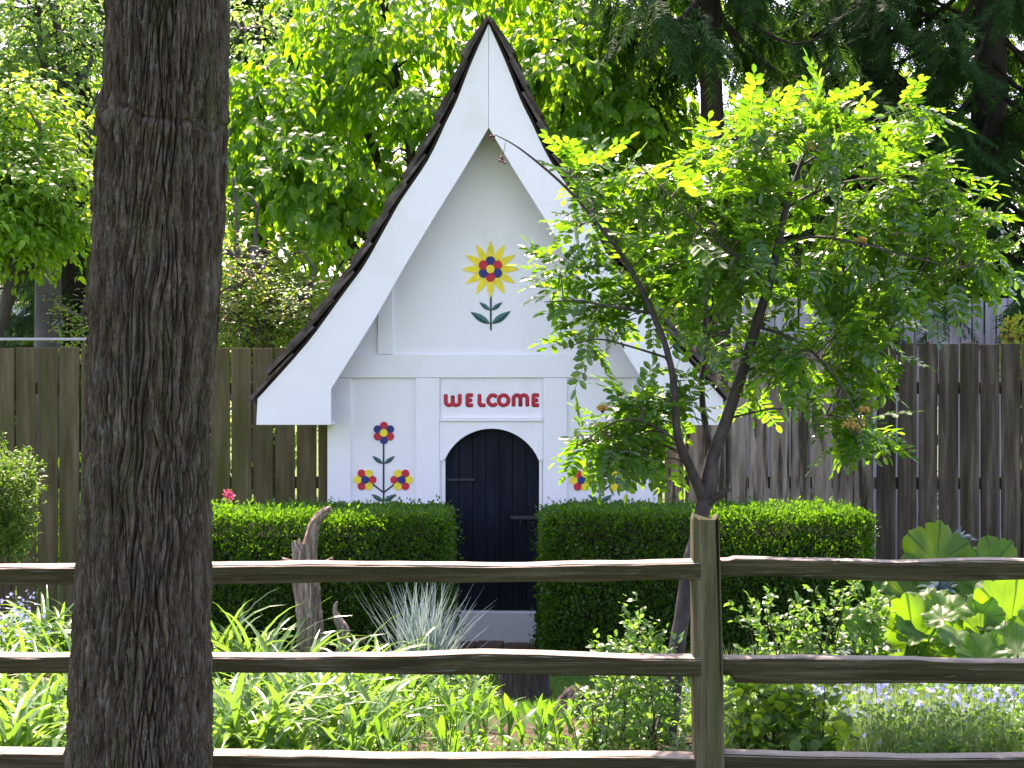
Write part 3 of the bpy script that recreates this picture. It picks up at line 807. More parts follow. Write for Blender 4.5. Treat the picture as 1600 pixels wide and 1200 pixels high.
# ------------------------------------------------------------------ split rail fence
def rail_fence():
    D = 7.5; k = D/FPX
    root = thing('split_rail_fence', ((1100-800)*k, D, 0), 'rustic split rail fence with weathered post and three rails across the foreground', 'fence')
    def beam(p_top, p_bot, dep, seed, y0=0.0):
        """p_top, p_bot: lists of (px, py) along the upper and lower edge"""
        g = np.random.default_rng(seed)
        xs = np.linspace(p_top[0][0], p_top[-1][0], 120)
        tt = np.interp(xs, *zip(*p_top)); bb = np.interp(xs, *zip(*p_bot))
        X = (xs-800)*k; zt = EYE-(tt-HORIZON)*k; zb = EYE-(bb-HORIZON)*k
        zt = zt+.007*(fbm(X*2.2+seed, X*0+seed, X*0, 3)-.5)*2; zb = zb+.008*(fbm(X*2.0+seed+40, X*0, X*0+seed, 3)-.5)*2
        seg = 20
        a = np.linspace(0, 2*np.pi, seg, endpoint=False)+.1
        e = .24
        ca = np.sign(np.cos(a))*np.abs(np.cos(a))**e; sa = np.sign(np.sin(a))*np.abs(np.sin(a))**e
        cz = (zt+zb)/2; hz_ = (zt-zb)/2
        dd = dep/2*(1+.15*(fbm(X*1.5+seed*3, X*0, X*0, 2)-.5))
        prof = g.normal(0, .022, seg)
        fine = 1+prof[None]+.07*(vnoise(X[:, None]*9+seed, np.arange(seg)[None]*.9, X[:, None]*0)-.5)
        V = np.stack([np.repeat(X[:, None], seg, 1), D+y0+.025*np.sin(X*1.3+seed)[:, None]+dd[:, None]*ca[None]*fine, cz[:, None]+hz_[:, None]*sa[None]*fine+.0035*ca[None]*np.clip(sa[None], 0, 1)], -1).reshape(-1, 3)
        n = len(X)
        i, j = np.meshgrid(np.arange(n-1), np.arange(seg), indexing='ij'); q = (j+1) % seg
        F = [np.stack([i*seg+j, i*seg+q, (i+1)*seg+q, (i+1)*seg+j], -1).reshape(-1, 4), np.arange(seg)[None, ::-1], (n-1)*seg+np.arange(seg)[None, :]]
        return V, F
    L, R = -150, 1092
    left = [([(L, 884), (330, 882), (480, 879), (700, 880), (850, 878), (R, 872)], [(L, 914), (330, 913), (500, 910), (700, 910), (900, 908), (R, 903)]),
            ([(L, 1024), (330, 1021), (500, 1021), (730, 1017), (860, 1019), (R, 1024)], [(L, 1052), (330, 1049), (560, 1049), (800, 1050), (R, 1053)]),
            ([(L, 1172), (330, 1173), (600, 1177), (R, 1177)], [(L, 1204), (R, 1208)])]
    right = [([(1108, 874), (1143, 873), (1144, 870), (1400, 877), (1500, 875), (2330, 878)], [(1108, 902), (1400, 907), (2330, 908)]),
             ([(1108, 1026), (1300, 1027), (1500, 1030), (2330, 1030)], [(1108, 1053), (1139, 1054), (1141, 1065), (1560, 1068), (2330, 1066)]),
             ([(1108, 1174), (1420, 1178), (2330, 1178)], [(1108, 1206), (2330, 1210)])]
    for n_, (t, b, dp, sd_, y0) in enumerate([(t, b, .10, 3+i, 0) for i, (t, b) in enumerate(left)]+[(t, b, .085, 13+i, .012) for i, (t, b) in enumerate(right)]):
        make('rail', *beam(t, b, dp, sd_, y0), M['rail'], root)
    for pc in (1102, -125, 2320):
        zz = np.concatenate([np.linspace(-.15, EYE-(806-HORIZON)*k-.012, 60), [EYE-(806-HORIZON)*k]])
        seg = 24; a = np.linspace(0, 2*np.pi, seg, endpoint=False)+.13
        e = .2
        ca = np.sign(np.cos(a))*np.abs(np.cos(a))**e; sa = np.sign(np.sin(a))*np.abs(np.sin(a))**e
        hw = np.interp(zz, [0, .6, 1.17], [.0605, .0585, .052]); hw[-1] -= .006
        cxp = (pc-800)*k+np.interp(zz, [0, 1.17], [.014, -.003])
        fl = 1+.035*(vnoise(zz[:, None]*5, np.arange(seg)[None]*1.1+pc, zz[:, None]*0)-.5)
        V = np.stack([cxp[:, None]+hw[:, None]*ca[None]*fl, D+.065*sa[None]*fl, np.repeat(zz[:, None], seg, 1)], -1)
        crack = (np.arange(seg) == int(seg*.80))
        V[:, crack, 1] += .03*np.interp(zz, [.3, .7, 1.17], [0, .6, 1])[:, None]
        V[-1, :, 2] += .012*np.cos(a*2)-(ca > .3)*.004
        V = V.reshape(-1, 3); n = len(zz)
        i, j = np.meshgrid(np.arange(n-1), np.arange(seg), indexing='ij'); q = (j+1) % seg
        F = [np.stack([i*seg+j, i*seg+q, (i+1)*seg+q, (i+1)*seg+j], -1).reshape(-1, 4), (n-1)*seg+np.arange(seg)[None, :]]
        make('post', V, F, M['post'], root)
rail_fence()

# ------------------------------------------------------------------ clipped hedges
def hedge(pxa, pxb, D0, D1, h, label, seed, n=62000):
    g = np.random.default_rng(seed)
    xa, xb = (pxa-800)*D0/FPX, (pxb-800)*D0/FPX
    root = thing('clipped_hedge', ((xa+xb)/2, (D0+D1)/2, 0), label, 'hedge', 'clipped hedges before the house')
    lx, ly = xb-xa, D1-D0
    areas = np.array([lx*h, lx*ly, ly*h, ly*h, lx*h*.25])
    f = g.choice(5, n, p=areas/areas.sum())
    u, v = g.random(n), g.random(n)
    X = np.select([f == 0, f == 1, f == 2, f == 3, f == 4], [u, u, 0*u, 0*u+1, u])*2-1
    Y = np.select([f == 0, f == 1, f == 2, f == 3, f == 4], [0*u, v, u, u, 0*u+1])*2-1
    Zc = np.select([f == 0, f == 1, f == 2, f == 3, f == 4], [v, 0*u+1, v, v, v])
    # round the upper and upright edges
    p = np.stack([X, Y, np.maximum(Zc*2-1, -.2)], -1)
    hx_, hy_, hz2 = lx/2, ly/2, h/2
    rr = .085
    w = p*np.array([hx_, hy_, hz2]); core = np.clip(w, -np.array([hx_, hy_, 9])+[rr, rr, 0], np.array([hx_, hy_, hz2])-rr)
    d = w-core; dn = np.linalg.norm(d, axis=1, keepdims=True)
    nrm = unit(d); surf = core+nrm*rr
    z = np.where(Zc*2-1 < -.2, Zc*h, surf[:, 2]+h/2)
    W = np.stack([surf[:, 0]+(xa+xb)/2, surf[:, 1]+(D0+D1)/2, z], -1)
    bump = (fbm(W[:, 0]*5+seed, W[:, 1]*5, W[:, 2]*5, 3)-.5)*.055+(vnoise(W[:, 0]*17, W[:, 1]*17+seed, W[:, 2]*17)-.5)*.035
    W = W+nrm*(bump-g.random(n)**1.5*.06+(g.random(n) < .05)*g.random(n)*.055)[:, None]
    W[:, 2] = np.maximum(W[:, 2], .02)
    dr = nrm*.7+rand_dirs(n, g)*.8+np.array([0, 0, .45])
    V, F = scatter(DIAMOND, W, frames(dr, nrm+rand_dirs(n, g)*.7), g.uniform(.018, .034, n))
    tag(make('foliage', V, F, M['hedge'], root), kind='stuff')
    V, F = box(xa+.07, xb-.07, D0+.07, D1-.07, 0, h-.07, .07)
    make('inner_light_block', V, F, M['core'], root)  # solid dark box added inside the leaves to block light
hedge(270, 701, 11.55, 12.55, .95, 'square clipped green hedge left of the dark door', 21)
hedge(847, 1368, 11.55, 12.60, .955, 'square clipped green hedge right of the dark door', 22, 72000)

# ------------------------------------------------------------------ dead wood
def wood(name, label, cat, D, parts, mat, seg=14, nz=.10, base=(0, 0)):
    mb = MB(); k = D/FPX
    for n_, (pts, rr, dy) in enumerate(parts):
        p = np.array([P(x, y, D) for x, y in pts]); p[:, 1] += np.array(dy)
        q = smooth_path(np.column_stack([p, np.array(rr)*k]), 6)
        mb.add(*tube(q[:, :3], np.maximum(q[:, 3], .003), seg, noise=nz, seed=n_+int(D*10)))
    o = mb.build(name, mat, smooth=True)
    return tag(o, label, cat)
wood('driftwood_stump', 'tall upright forked driftwood stump before the left hedge', 'driftwood', 11.15, [
    ([(494, 1085), (491, 1060), (489, 1010), (486, 960), (481, 915), (478, 890), (476, 872)], [32, 27, 21.5, 18.5, 19, 18, 13], [0]*7),
    ([(480, 905), (483, 870), (487, 840), (493, 818), (503, 805), (514, 796), (518, 793)], [12, 11.5, 9, 7.8, 7.2, 4.8, 2.6], [0, 0, 0, -.01, -.02, -.03, -.03]),
    ([(473, 900), (469, 868), (463, 853), (459, 846)], [11, 9, 5.5, 3.2], [-.02]*4),
    ([(474, 880), (470, 855), (467, 842)], [6, 4, 2], [.0]*3),
    ([(476, 880), (475, 860), (474, 849)], [5, 3, 1.6], [-.03]*3),
    ([(485, 888), (505, 882), (520, 872)], [8, 5, 2.4], [0]*3),
    ([(472, 890), (452, 880), (440, 873)], [8, 5, 2.6], [0]*3)], M['drift'], 26, .12)
wood('driftwood_snag', 'short crooked driftwood snag beside the taller stump', 'driftwood', 11.1, [
    ([(534, 1070), (534, 1030), (537, 1005), (537, 985), (530, 972), (524, 958), (524, 947), (527, 940)], [15, 12, 9.5, 9, 7.5, 4.6, 3.2, 1.5], [0]*8),
    ([(537, 1022), (548, 1010), (558, 1003), (571, 997)], [7, 6, 5, 3.6], [0, -.02, -.03, -.04])], M['drift'], 14, .08)
wood('sawn_stump', 'dark sawn tree stump on the lawn below the doorstep', 'stump', 10.45, [
    ([(822, 1112), (821, 1094), (820, 1070), (819, 1045), (819, 1043)], [48, 43, 38, 36.5, 34], [0]*5)], M['stump'], 30, .045)

# rough soil and bark lump
def mound(name, label, cat, px, py, w, h, mat, kind=None):
    D = GD(py); c = P(px, py, D)
    g = np.linspace(-1, 1, 40); X, Y = np.meshgrid(g, g, indexing='ij')
    r = np.sqrt(X*X+Y*Y)
    Z = np.clip(1-r**2, 0, 1)**.8*h*(.55+.9*fbm(X*2.4+px, Y*2.4, X*0, 4)) - .02
    V = np.stack([c[0]+X*w, D+Y*w*.8, Z], -1).reshape(-1, 3)
    i, j = np.meshgrid(np.arange(39), np.arange(39), indexing='ij')
    return tag(make(name, V, np.stack([i*40+j, (i+1)*40+j, (i+1)*40+j+1, i*40+j+1], -1).reshape(-1, 4), mat, smooth=True), label, cat, kind=kind)
mound('root_lump', 'low dark lump of old roots on the lawn right of the sawn stump', 'root lump', 905, 1122, .17, .16, M['stump'])

# ------------------------------------------------------------------ rowan
def rowan_leaf_mesh(g, pairs):
    L = .16
    droop = g.uniform(.1, .55)
    mb = MB()
    ts = np.linspace(.22, 1.0, pairs+1)
    def rach(t): return np.array([0, L*t, -droop*L*t*t*.6])
    pr = np.array([rach(t) for t in np.linspace(0, 1, 4)])
    w = .0012
    mb.add(np.concatenate([pr-[w, 0, 0], pr+[w, 0, 0]]), np.array([[i, i+1, i+5, i+4] for i in range(3)]))
    def leaflet(base, ang, ln, wd, dz):
        d = np.array([math.sin(ang), math.cos(ang), dz]); d /= np.linalg.norm(d)
        s = unit(np.cross(d, [0, 0, 1.0])); n = np.cross(s, d)
        q = [(0, 0, 0), (0, 1, -.06), (-.47, .32, .12), (-.46, .74, .06), (.47, .32, .12), (.46, .74, .06)]
        V = np.array([base+d*ln*b+s*wd*a+n*wd*c for a, b, c in q])
        return V, np.array([[0, 1, 3, 2], [0, 4, 5, 1]])
    for i in range(pairs):
        b = rach(ts[i]); ln = .046*(1-.22*abs(i-pairs*.45)/pairs)*g.uniform(.9, 1.1)
        for s in (-1, 1):
            mb.add(*leaflet(b, s*g.uniform(.95, 1.25), ln, .0215, g.uniform(-.5, .15)))
    mb.add(*leaflet(rach(1.0), g.uniform(-.2, .2), .044, .019, -.3))
    return np.concatenate(mb.V), mb.F

def rowan():
    g = np.random.default_rng(31)
    D = 8.95
    base = P(1040, 1168, 9.0)
    root = thing('rowan_tree', (base[0], 9.0, 0), 'young rowan tree with pinnate leaves and tan flower clusters behind the fence post', 'tree')
    def path(pp): return np.array([P(x, y, D+dy) for x, y, dy in pp])
    mains = [  # (pixels, depth offset), radii px
        ([(1034, 1190, 0), (1044, 1120, 0), (1056, 1040, 0), (1066, 960, 0), (1078, 890, 0), (1094, 820, 0), (1102, 780, 0)], [21, 18, 15, 13.5, 14.5, 13, 15]),
        ([(1101, 785, 0), (1112, 720, 0), (1134, 655, -.02), (1160, 580, -.05), (1182, 510, -.08), (1202, 440, -.1), (1215, 385, -.1), (1228, 325, -.08), (1250, 260, 0), (1275, 200, .05), (1296, 140, .08)], [14, 11.5, 10.5, 9.5, 8.6, 7.6, 6.6, 5.4, 3.6, 2.2, 1]),
        ([(1100, 785, 0), (1080, 735, -.05), (1062, 690, -.1), (1054, 620, -.12), (1045, 560, -.1), (1020, 490, -.05), (985, 420, 0), (948, 368, 0), (900, 310, .05), (850, 262, .1), (805, 228, .12), (772, 210, .13)], [10, 8.6, 7.6, 6.6, 5.6, 5, 4.4, 3.6, 2.8, 2.2, 1.5, .8]),
        ([(1112, 722, 0), (1103, 670, .08), (1096, 600, .15), (1105, 540, .2), (1112, 470, .25), (1120, 380, .3), (1135, 300, .3), (1150, 220, .3)], [7, 5.6, 5, 4.4, 3.8, 3, 2, 1]),
        ([(1101, 790, 0), (1118, 778, -.05), (1140, 762, -.1)], [8, 6, 4.5]),
        ([(1215, 385, -.1), (1270, 370, -.2), (1340, 380, -.3), (1420, 400, -.3), (1500, 420, -.3)], [4, 3.4, 2.8, 2, 1]),
        ([(1228, 325, -.08), (1300, 290, 0), (1380, 280, .1), (1460, 300, .2), (1540, 330, .2)], [4, 3.2, 2.6, 1.8, 1]),
        ([(1182, 510, -.08), (1240, 530, -.2), (1290, 570, -.3), (1330, 630, -.35), (1345, 665, -.35)], [4, 3.2, 2.6, 2, 1.2]),
        ([(1020, 490, -.05), (960, 480, -.15), (900, 470, -.2), (850, 472, -.2)], [3.4, 2.6, 2, 1]),
        ([(1045, 560, -.1), (980, 540, -.2), (930, 530, -.25), (880, 545, -.25)], [3, 2.4, 1.8, 1]),
        ([(1060, 690, -.1), (1010, 660, -.2), (960, 660, -.3), (900, 700, -.3)], [3.4, 2.6, 2, 1]),
        ([(1160, 580, -.05), (1230, 560, .15), (1320, 520, .3), (1410, 480, .35)], [3.6, 3, 2.2, 1.2]),
        ([(1202, 440, -.1), (1150, 400, -.25), (1090, 350, -.35), (1040, 300, -.35), (990, 250, -.3)], [3.8, 3, 2.4, 1.7, 1]),
        ([(1250, 260, 0), (1330, 210, .1), (1400, 170, .15), (1440, 155, .15)], [3, 2.2, 1.5, .8]),
        ([(1134, 655, -.02), (1200, 640, .1), (1250, 640, .15), (1290, 650, .15)], [3, 2.2, 1.6, 1]),
        ([(1120, 380, .3), (1080, 280, .35), (1060, 230, .4)], [2.5, 1.8, 1]),
    ]
    mb = MB(); skel = []
    for n_, (pp, rr) in enumerate(mains):
        p = path(pp); q = smooth_path(np.column_stack([p, np.array(rr)*D/FPX*(.92 if n_ < 5 else .68)]), 6)
        if n_ < 5:
            q[:, 0] += .006*(fbm(q[:, 2]*6+n_*3, q[:, 2]*0, q[:, 2]*0, 2)-.5)*2
        V, F = tube(q[:, :3], q[:, 3], 12 if n_ < 4 else 8, noise=.04 if n_ < 4 else 0, seed=n_)
        if n_ == 0:
            make('trunk', V, F, M['rowanbark'], root, smooth=True)
        else:
            make('branch', V, F, M['rowanbark'], root, smooth=True)
            skel.append(np.column_stack([q[3:, :3], q[3:, 3]]))
    skel = np.concatenate(skel[:3]+skel[4:])
    lobes = [(960, 395, 95, 75, .35, 12), (1120, 265, 110, 75, .45, 17), (1300, 235, 140, 75, .5, 21), (1420, 320, 120, 90, .5, 21), (1240, 400, 150, 100, .55, 34),
             (1090, 400, 90, 90, .5, 15), (920, 500, 60, 45, .25, 6), (1000, 470, 60, 60, .3, 6), (980, 690, 80, 46, .28, 20), (1040, 620, 60, 60, .3, 16), (1400, 455, 120, 50, .45, 15), (1340, 670, 62, 38, .22, 10),
             (1200, 570, 130, 80, .45, 24), (1330, 530, 90, 60, .4, 14), (1500, 400, 55, 45, .3, 6), (1180, 330, 120, 80, .5, 12), (905, 290, 60, 40, .25, 6), (1510, 310, 40, 30, .2, 4), (1030, 310, 70, 60, .3, 8), (1290, 165, 22, 16, .1, 2), (1430, 168, 30, 18, .1, 4), (1175, 178, 40, 22, .2, 5), (1540, 420, 25, 25, .15, 4), (1545, 340, 20, 15, .1, 3), (1360, 560, 40, 40, .2, 4), (880, 440, 25, 30, .1, 4)]
    pos, dirs, nor = [], [], []
    tw = MB()
    for (lx, ly, rx, ry, rz, n) in lobes:
        for _ in range(int(round(n*.82))):
            v = unit(g.normal(size=3))*g.random()**.45
            e = P(lx+v[0]*rx, ly-v[2]*ry, D+v[1]*rz)
            dd = np.linalg.norm(skel[:, :3]-e, axis=1)+.25*np.maximum(0, skel[:, 2]-e[2])
            s = skel[np.argmin(dd), :3]
            ln = np.linalg.norm(e-s)
            if ln < .06: e = s+unit(e-s+[0, 0, .02])*.12; ln = .12
            md = (s+e)/2+np.array([0, 0, .12*ln])+g.normal(0, .03*ln, 3)
            q = smooth_path([s, md, e], 5)
            tw.add(*tube(q, np.linspace(.0042, .0016, len(q)), 5, cap=False))
            m = int(np.clip(4+ln*9, 5, 9))
            for i in range(m):
                t = 1-.75*(i/m)**1.1*min(1, .35/ln+.3)
                k = t*(len(q)-1); i0 = int(min(k, len(q)-2)); p = q[i0]*(1-(k-i0))+q[i0+1]*(k-i0)
                ax = unit(q[min(i0+1, len(q)-1)]-q[max(i0-1, 0)])
                a = i*2.4+g.uniform(-.4, .4)
                side = unit(np.cross(ax, [0.1, .2, 1])); up = np.cross(side, ax)
                d = unit(ax*g.uniform(.3, .9)+(side*math.cos(a)+up*math.sin(a))*.9+np.array([0, 0, -.12]))
                pos.append(p); dirs.append(d); nor.append(np.array([0, 0, 1.0])+g.normal(0, .35, 3))
    tag(tw.build('twigs', M['twig'], root), kind='stuff')
    pos, dirs, nor = np.array(pos), np.array(dirs), np.array(nor)
    # the leader and the left limb stay open to view: foliage thins out in front of them
    keep = np.ones(len(pos), bool)
    for mi in (1, 2):
        q = smooth_path(path(mains[mi][0]), 8); q = q[(q[:, 2] > P(0, 760, D)[2]) & (q[:, 2] < P(0, 350, D)[2])]
        dd = np.linalg.norm((pos[:, None, :]-q[None])[..., [0, 2]], axis=2); k = dd.argmin(1)
        keep &= ~((dd.min(1) < .11) & (pos[:, 1] < q[k, 1]+.02) & (g.random(len(pos)) < .8))
    pos, dirs, nor = pos[keep], dirs[keep], nor[keep]
    R = frames(dirs, nor); sc = g.uniform(.9, 1.5, len(pos))
    variants = [rowan_leaf_mesh(g, k) for k in (5, 6, 6, 6, 7, 5)]
    vd = [mesh_data('rowan_leaf', v, f, M['rowan']) for v, f in variants]
    order = np.argsort(pos[:, 1])
    near, rest = order[:290], order[290:]
    for i in near:
        mw = Matrix([[*R[i, r]*sc[i], pos[i, r]] for r in range(3)] + [[0, 0, 0, 1]])
        link('leaf', vd[i % 6], root, mw=mw)
    mb = MB()
    for vi in range(6):
        idx = rest[rest % 6 == vi]
        V, F = variants[vi]
        for f in F: pass
        V0 = V; k = len(V0)
        W = np.einsum('nij,nkj->nki', R[idx], V0[None]*sc[idx][:, None, None])+pos[idx][:, None, :]
        quads = np.concatenate(F)
        mb.add(W.reshape(-1, 3), (np.arange(len(idx))[:, None, None]*k+quads[None]).reshape(-1, 4))
    tag(mb.build('crown', M['rowan'], root), kind='stuff')
    # faded flower heads
    for (px, py, r, dy) in [(1158, 190, 17, -.1), (1280, 226, 20, -.25), (1335, 662, 20, -.42), (1350, 640, 10, -.3), (1345, 375, 9, -.3), (942, 637, 10, -.3), (1055, 470, 7, -.25)]:
        c = P(px, py, D+dy); n = 150
        v = rand_dirs(n, g)*(g.random((n, 1))**.4)*np.array([1, 1, .55])*r*D/FPX
        tpl = (np.array([[-.5, 0, 0], [0, -.5, .1], [.5, 0, 0], [0, .5, .1]]), np.array([[0, 1, 2], [0, 2, 3]]))
        W, G = scatter(tpl, c+v, frames(rand_dirs(n, g), rand_dirs(n, g)), g.uniform(.007, .013, n))
        fb = make('flower_cluster', W, G, M['bloom'], root)
        st = MB()
        for i in range(0, n, 8): st.add(*tube([c-[0, 0, r*D/FPX*.9], c+v[i]], [.0012, .0008], 4, cap=False))
        st.build('flower_stalks', M['twig'], fb)
    # last year's berries on the bare tip
    b = MB()
    for i, (px, py) in enumerate([(770, 216), (782, 250), (787, 252), (784, 246), (768, 212)]):
        c = P(px, py, D+.13)
        for s in range(2):
            t = np.linspace(-1, 1, 5)*.006
            cc = c+g.normal(0, .006, 3)
            b.add(*tube([cc+[0, 0, z] for z in t], .0062*np.sqrt(np.clip(1.03-(t/.006)**2, 0, 1)), 7))
    b.add(*tube([P(790, 222, D+.13), P(787, 238, D+.13), P(784, 248, D+.13)], [.0015]*3, 5))
    b.build('dry_berries', M['berry'], root)
rowan()

# ------------------------------------------------------------------ background trees
def broadleaf(name, label, trunk_px, trunk_D, trunk_r, lobes, ntw, lpt, leaf_len, mat, tpl, droop=.6, bark='greybark', group='trees beyond the board fence', seed=1, n_obj=0, twig_len=.5, clump=1.0, thr=.42, top=None):
    """lobes: (px, py, D, rx px, ry px, depth m, weight)"""
    g = np.random.default_rng(seed)
    base = np.array([(trunk_px-800)*trunk_D/FPX, trunk_D, 0])
    root = thing(name, base, label, 'tree', group)
    cs = np.array([P(l[0], l[1], l[2]) for l in lobes])
    crot = cs.mean(0); zt = top or max(1.6, cs[:, 2].min()*.55)
    fork = np.array([base[0]*.7+crot[0]*.3 if abs(base[0]-crot[0]) < 2 else base[0], trunk_D, zt])
    mb = MB()
    p = smooth_path([base-[0, 0, .1], base*.5+fork*.5+[.05, 0, 0], fork], 5)
    make('trunk', *tube(p, np.linspace(trunk_r*1.15, trunk_r*.75, len(p)), 16, noise=.05, seed=seed), M[bark], root, smooth=True)
    nodes = []
    for c in cs:
        m1 = fork*.6+c*.4+np.array([0, 0, .25])+g.normal(0, .12, 3)
        q = smooth_path([fork-[0, 0, .15], m1, c, c+unit(c-fork)*.4], 6)
        mb.add(*tube(q, np.linspace(trunk_r*.42, .012, len(q)), 8)); nodes.append(q[6:])
    nd = np.concatenate(nodes)
    w = np.array([l[6] if len(l) > 6 else 1.0 for l in lobes]); w = w/w.sum()
    li = g.choice(len(lobes), ntw, p=w)
    lob = np.array([[l[3]*l[2]/FPX, l[5], l[4]*l[2]/FPX] for l in lobes])
    v = unit(g.normal(size=(ntw, 3)))*(g.random((ntw, 1))**.38)
    e = cs[li]+v*lob[li]
    # clump the twigs so that gaps open between sprays
    keep = fbm(e[:, 0]*2.2/clump+seed, e[:, 1]*2.2/clump, e[:, 2]*2.6/clump, 2) > thr
    e, li = e[keep], li[keep]
    ntw = len(e)
    out = unit((e-cs[li])/lob[li]+g.normal(0, .5, (ntw, 3)))
    for k in range(0, ntw, max(1, ntw//160)):
        s = nd[np.argmin(np.linalg.norm(nd-e[k], axis=1))]
        q = smooth_path([s, (s+e[k])/2+[0, 0, .08], e[k]], 4)
        mb.add(*tube(q, np.linspace(.016, .004, len(q)), 5, cap=False))
    mb.build('branches', M[bark], root, smooth=True)
    ax = unit(out*[1, 1, .5]+np.array([0, 0, -.25*droop]))
    t = (np.arange(lpt)/lpt)[None, :]+g.uniform(0, 1/lpt, (ntw, lpt))
    pos = e[:, None, :]+ax[:, None, :]*(t*twig_len)[..., None]
    pos[..., 2] -= droop*.35*twig_len*t**2
    pos = pos.reshape(-1, 3)+g.normal(0, .03, (ntw*lpt, 3))
    N = len(pos)
    axr = np.repeat(ax, lpt, 0)
    side = unit(np.cross(axr, [0, 0, 1.0]))*np.where(np.arange(N) % 2, 1, -1)[:, None]
    d = axr*.5+side*.55+rand_dirs(N, g)*.35+np.array([0, 0, -droop])
    R = frames(d, np.array([0, 0, 1.0])+rand_dirs(N, g)*.55+axr*.5)
    sc = leaf_len*g.uniform(.5, 1.22, N)
    order = np.argsort(pos[:, 1]) if n_obj else np.arange(N)
    if n_obj:
        vis = np.array([i for i in order if pos[i, 2] > 2.1 and abs(pos[i, 0])/pos[i, 1] < .27][:n_obj])
        md = mesh_data('tree_leaf', tpl[0], tpl[1], M[mat])
        for i in vis:
            link('leaf', md, root, mw=Matrix([[*R[i, r]*sc[i], pos[i, r]] for r in range(3)] + [[0, 0, 0, 1]]))
        mask = np.ones(N, bool); mask[vis] = False
    else: mask = np.ones(N, bool)
    V, F = scatter(tpl, pos[mask], R[mask], sc[mask])
    tag(make('crown', V, F, M[mat], root), kind='stuff')
    return root

CH = leaf_tpl(.52, .14, .22)
broadleaf('cherry_tree', 'bright green cherry tree with hanging leaves behind the white house', 700, 17.6, .17, [
    (420, 190, 17.3, 75, 110, .8, 1.0), (500, 310, 17.0, 100, 110, .9, 1.2), (610, 70, 17.8, 110, 110, .9, 1.3), (640, 240, 17.4, 120, 150, .9, 1.6), (760, -40, 18.2, 160, 100, 1.0, .8),
    (890, 110, 17.4, 130, 110, .9, 1.2), (995, 60, 17.6, 72, 120, .9, 1.15), (960, 230, 17.2, 90, 90, .8, .8), (570, 430, 17.2, 70, 70, .7, .5), (900, 330, 17.9, 120, 120, .8, .5), (500, 10, 18.6, 60, 60, .6, .3), (1040, 330, 18, 90, 110, .7, .5)],
    2700, 13, .145, 'cherry', CH, droop=.85, seed=41, n_obj=240, twig_len=.45, thr=.49, bark='darkbark')
broadleaf('maple_tree', 'pale yellow-green maple at the left edge above the fence', -60, 16.6, .12, [
    (10, 210, 16.4, 75, 70, .6, 1), (50, 280, 16.2, 80, 60, .6, 1), (0, 345, 16.2, 75, 42, .6, .9), (-60, 280, 16.4, 90, 120, .7, 1), (85, 350, 16.3, 40, 35, .4, .35)],
    1500, 9, .092, 'maple', leaf_tpl(.5, .12, .25), droop=.3, seed=42, twig_len=.4)
broadleaf('ash_tree', 'airy light green tree with grey trunk at the upper left', 58, 18.2, .145, [
    (60, 40, 18.4, 110, 70, 1.0, 1.2), (130, 120, 18.6, 50, 60, .8, .6), (-10, 120, 18.4, 70, 60, .8, .8), (60, -90, 18.6, 150, 80, 1.2, 1.0), (120, 210, 18.5, 40, 40, .5, .35), (400, 40, 19.6, 70, 60, .8, .35)],
    1200, 9, .085, 'airy', leaf_tpl(.5), droop=.3, seed=43, twig_len=.5, top=3.7)
broadleaf('photinia_shrub', 'small-leaved shrub with reddish tips above the fence left of the house', 410, 15.7, .05, [
    (400, 400, 15.7, 65, 60, .6, 1), (380, 490, 15.6, 70, 60, .6, 1.1), (460, 490, 15.7, 55, 50, .5, .8), (370, 350, 15.9, 45, 40, .5, .5), (140, 500, 16.8, 40, 60, .5, .5), (400, 620, 16.2, 120, 80, .6, .6)],
    1400, 9, .058, 'photinia', leaf_tpl(.45), droop=.0, seed=44, twig_len=.22, group='shrubs beyond the board fence')
FARS = [(60, 30, 150, 'far broadleaf tree behind the maple on the left'), (430, 33, 130, 'far broadleaf tree seen left of the roof peak'), (820, 31, 150, 'far broadleaf tree directly behind the roof peak'),
        (1180, 29, 190, 'far broadleaf tree behind the hanging conifer trunk'), (1560, 34, 150, 'far broadleaf tree behind the dark spruces')]
for n_, (px, D, py, lb) in enumerate(FARS):
    broadleaf('distant_tree', lb, px, D, .22, [(px+a, py+b, D+c, 150, 110, 2.2) for a, b, c in ((0, 0, 0), (-130, 130, .5), (130, 120, -.5), (-60, 250, 0), (90, 260, .4), (0, -150, .6), (-140, 340, 0), (150, 350, .3), (0, 420, .3))],
              1100, 8, .26, 'far', leaf_tpl(.62), droop=.35, seed=50+n_, twig_len=.9, clump=2.0)

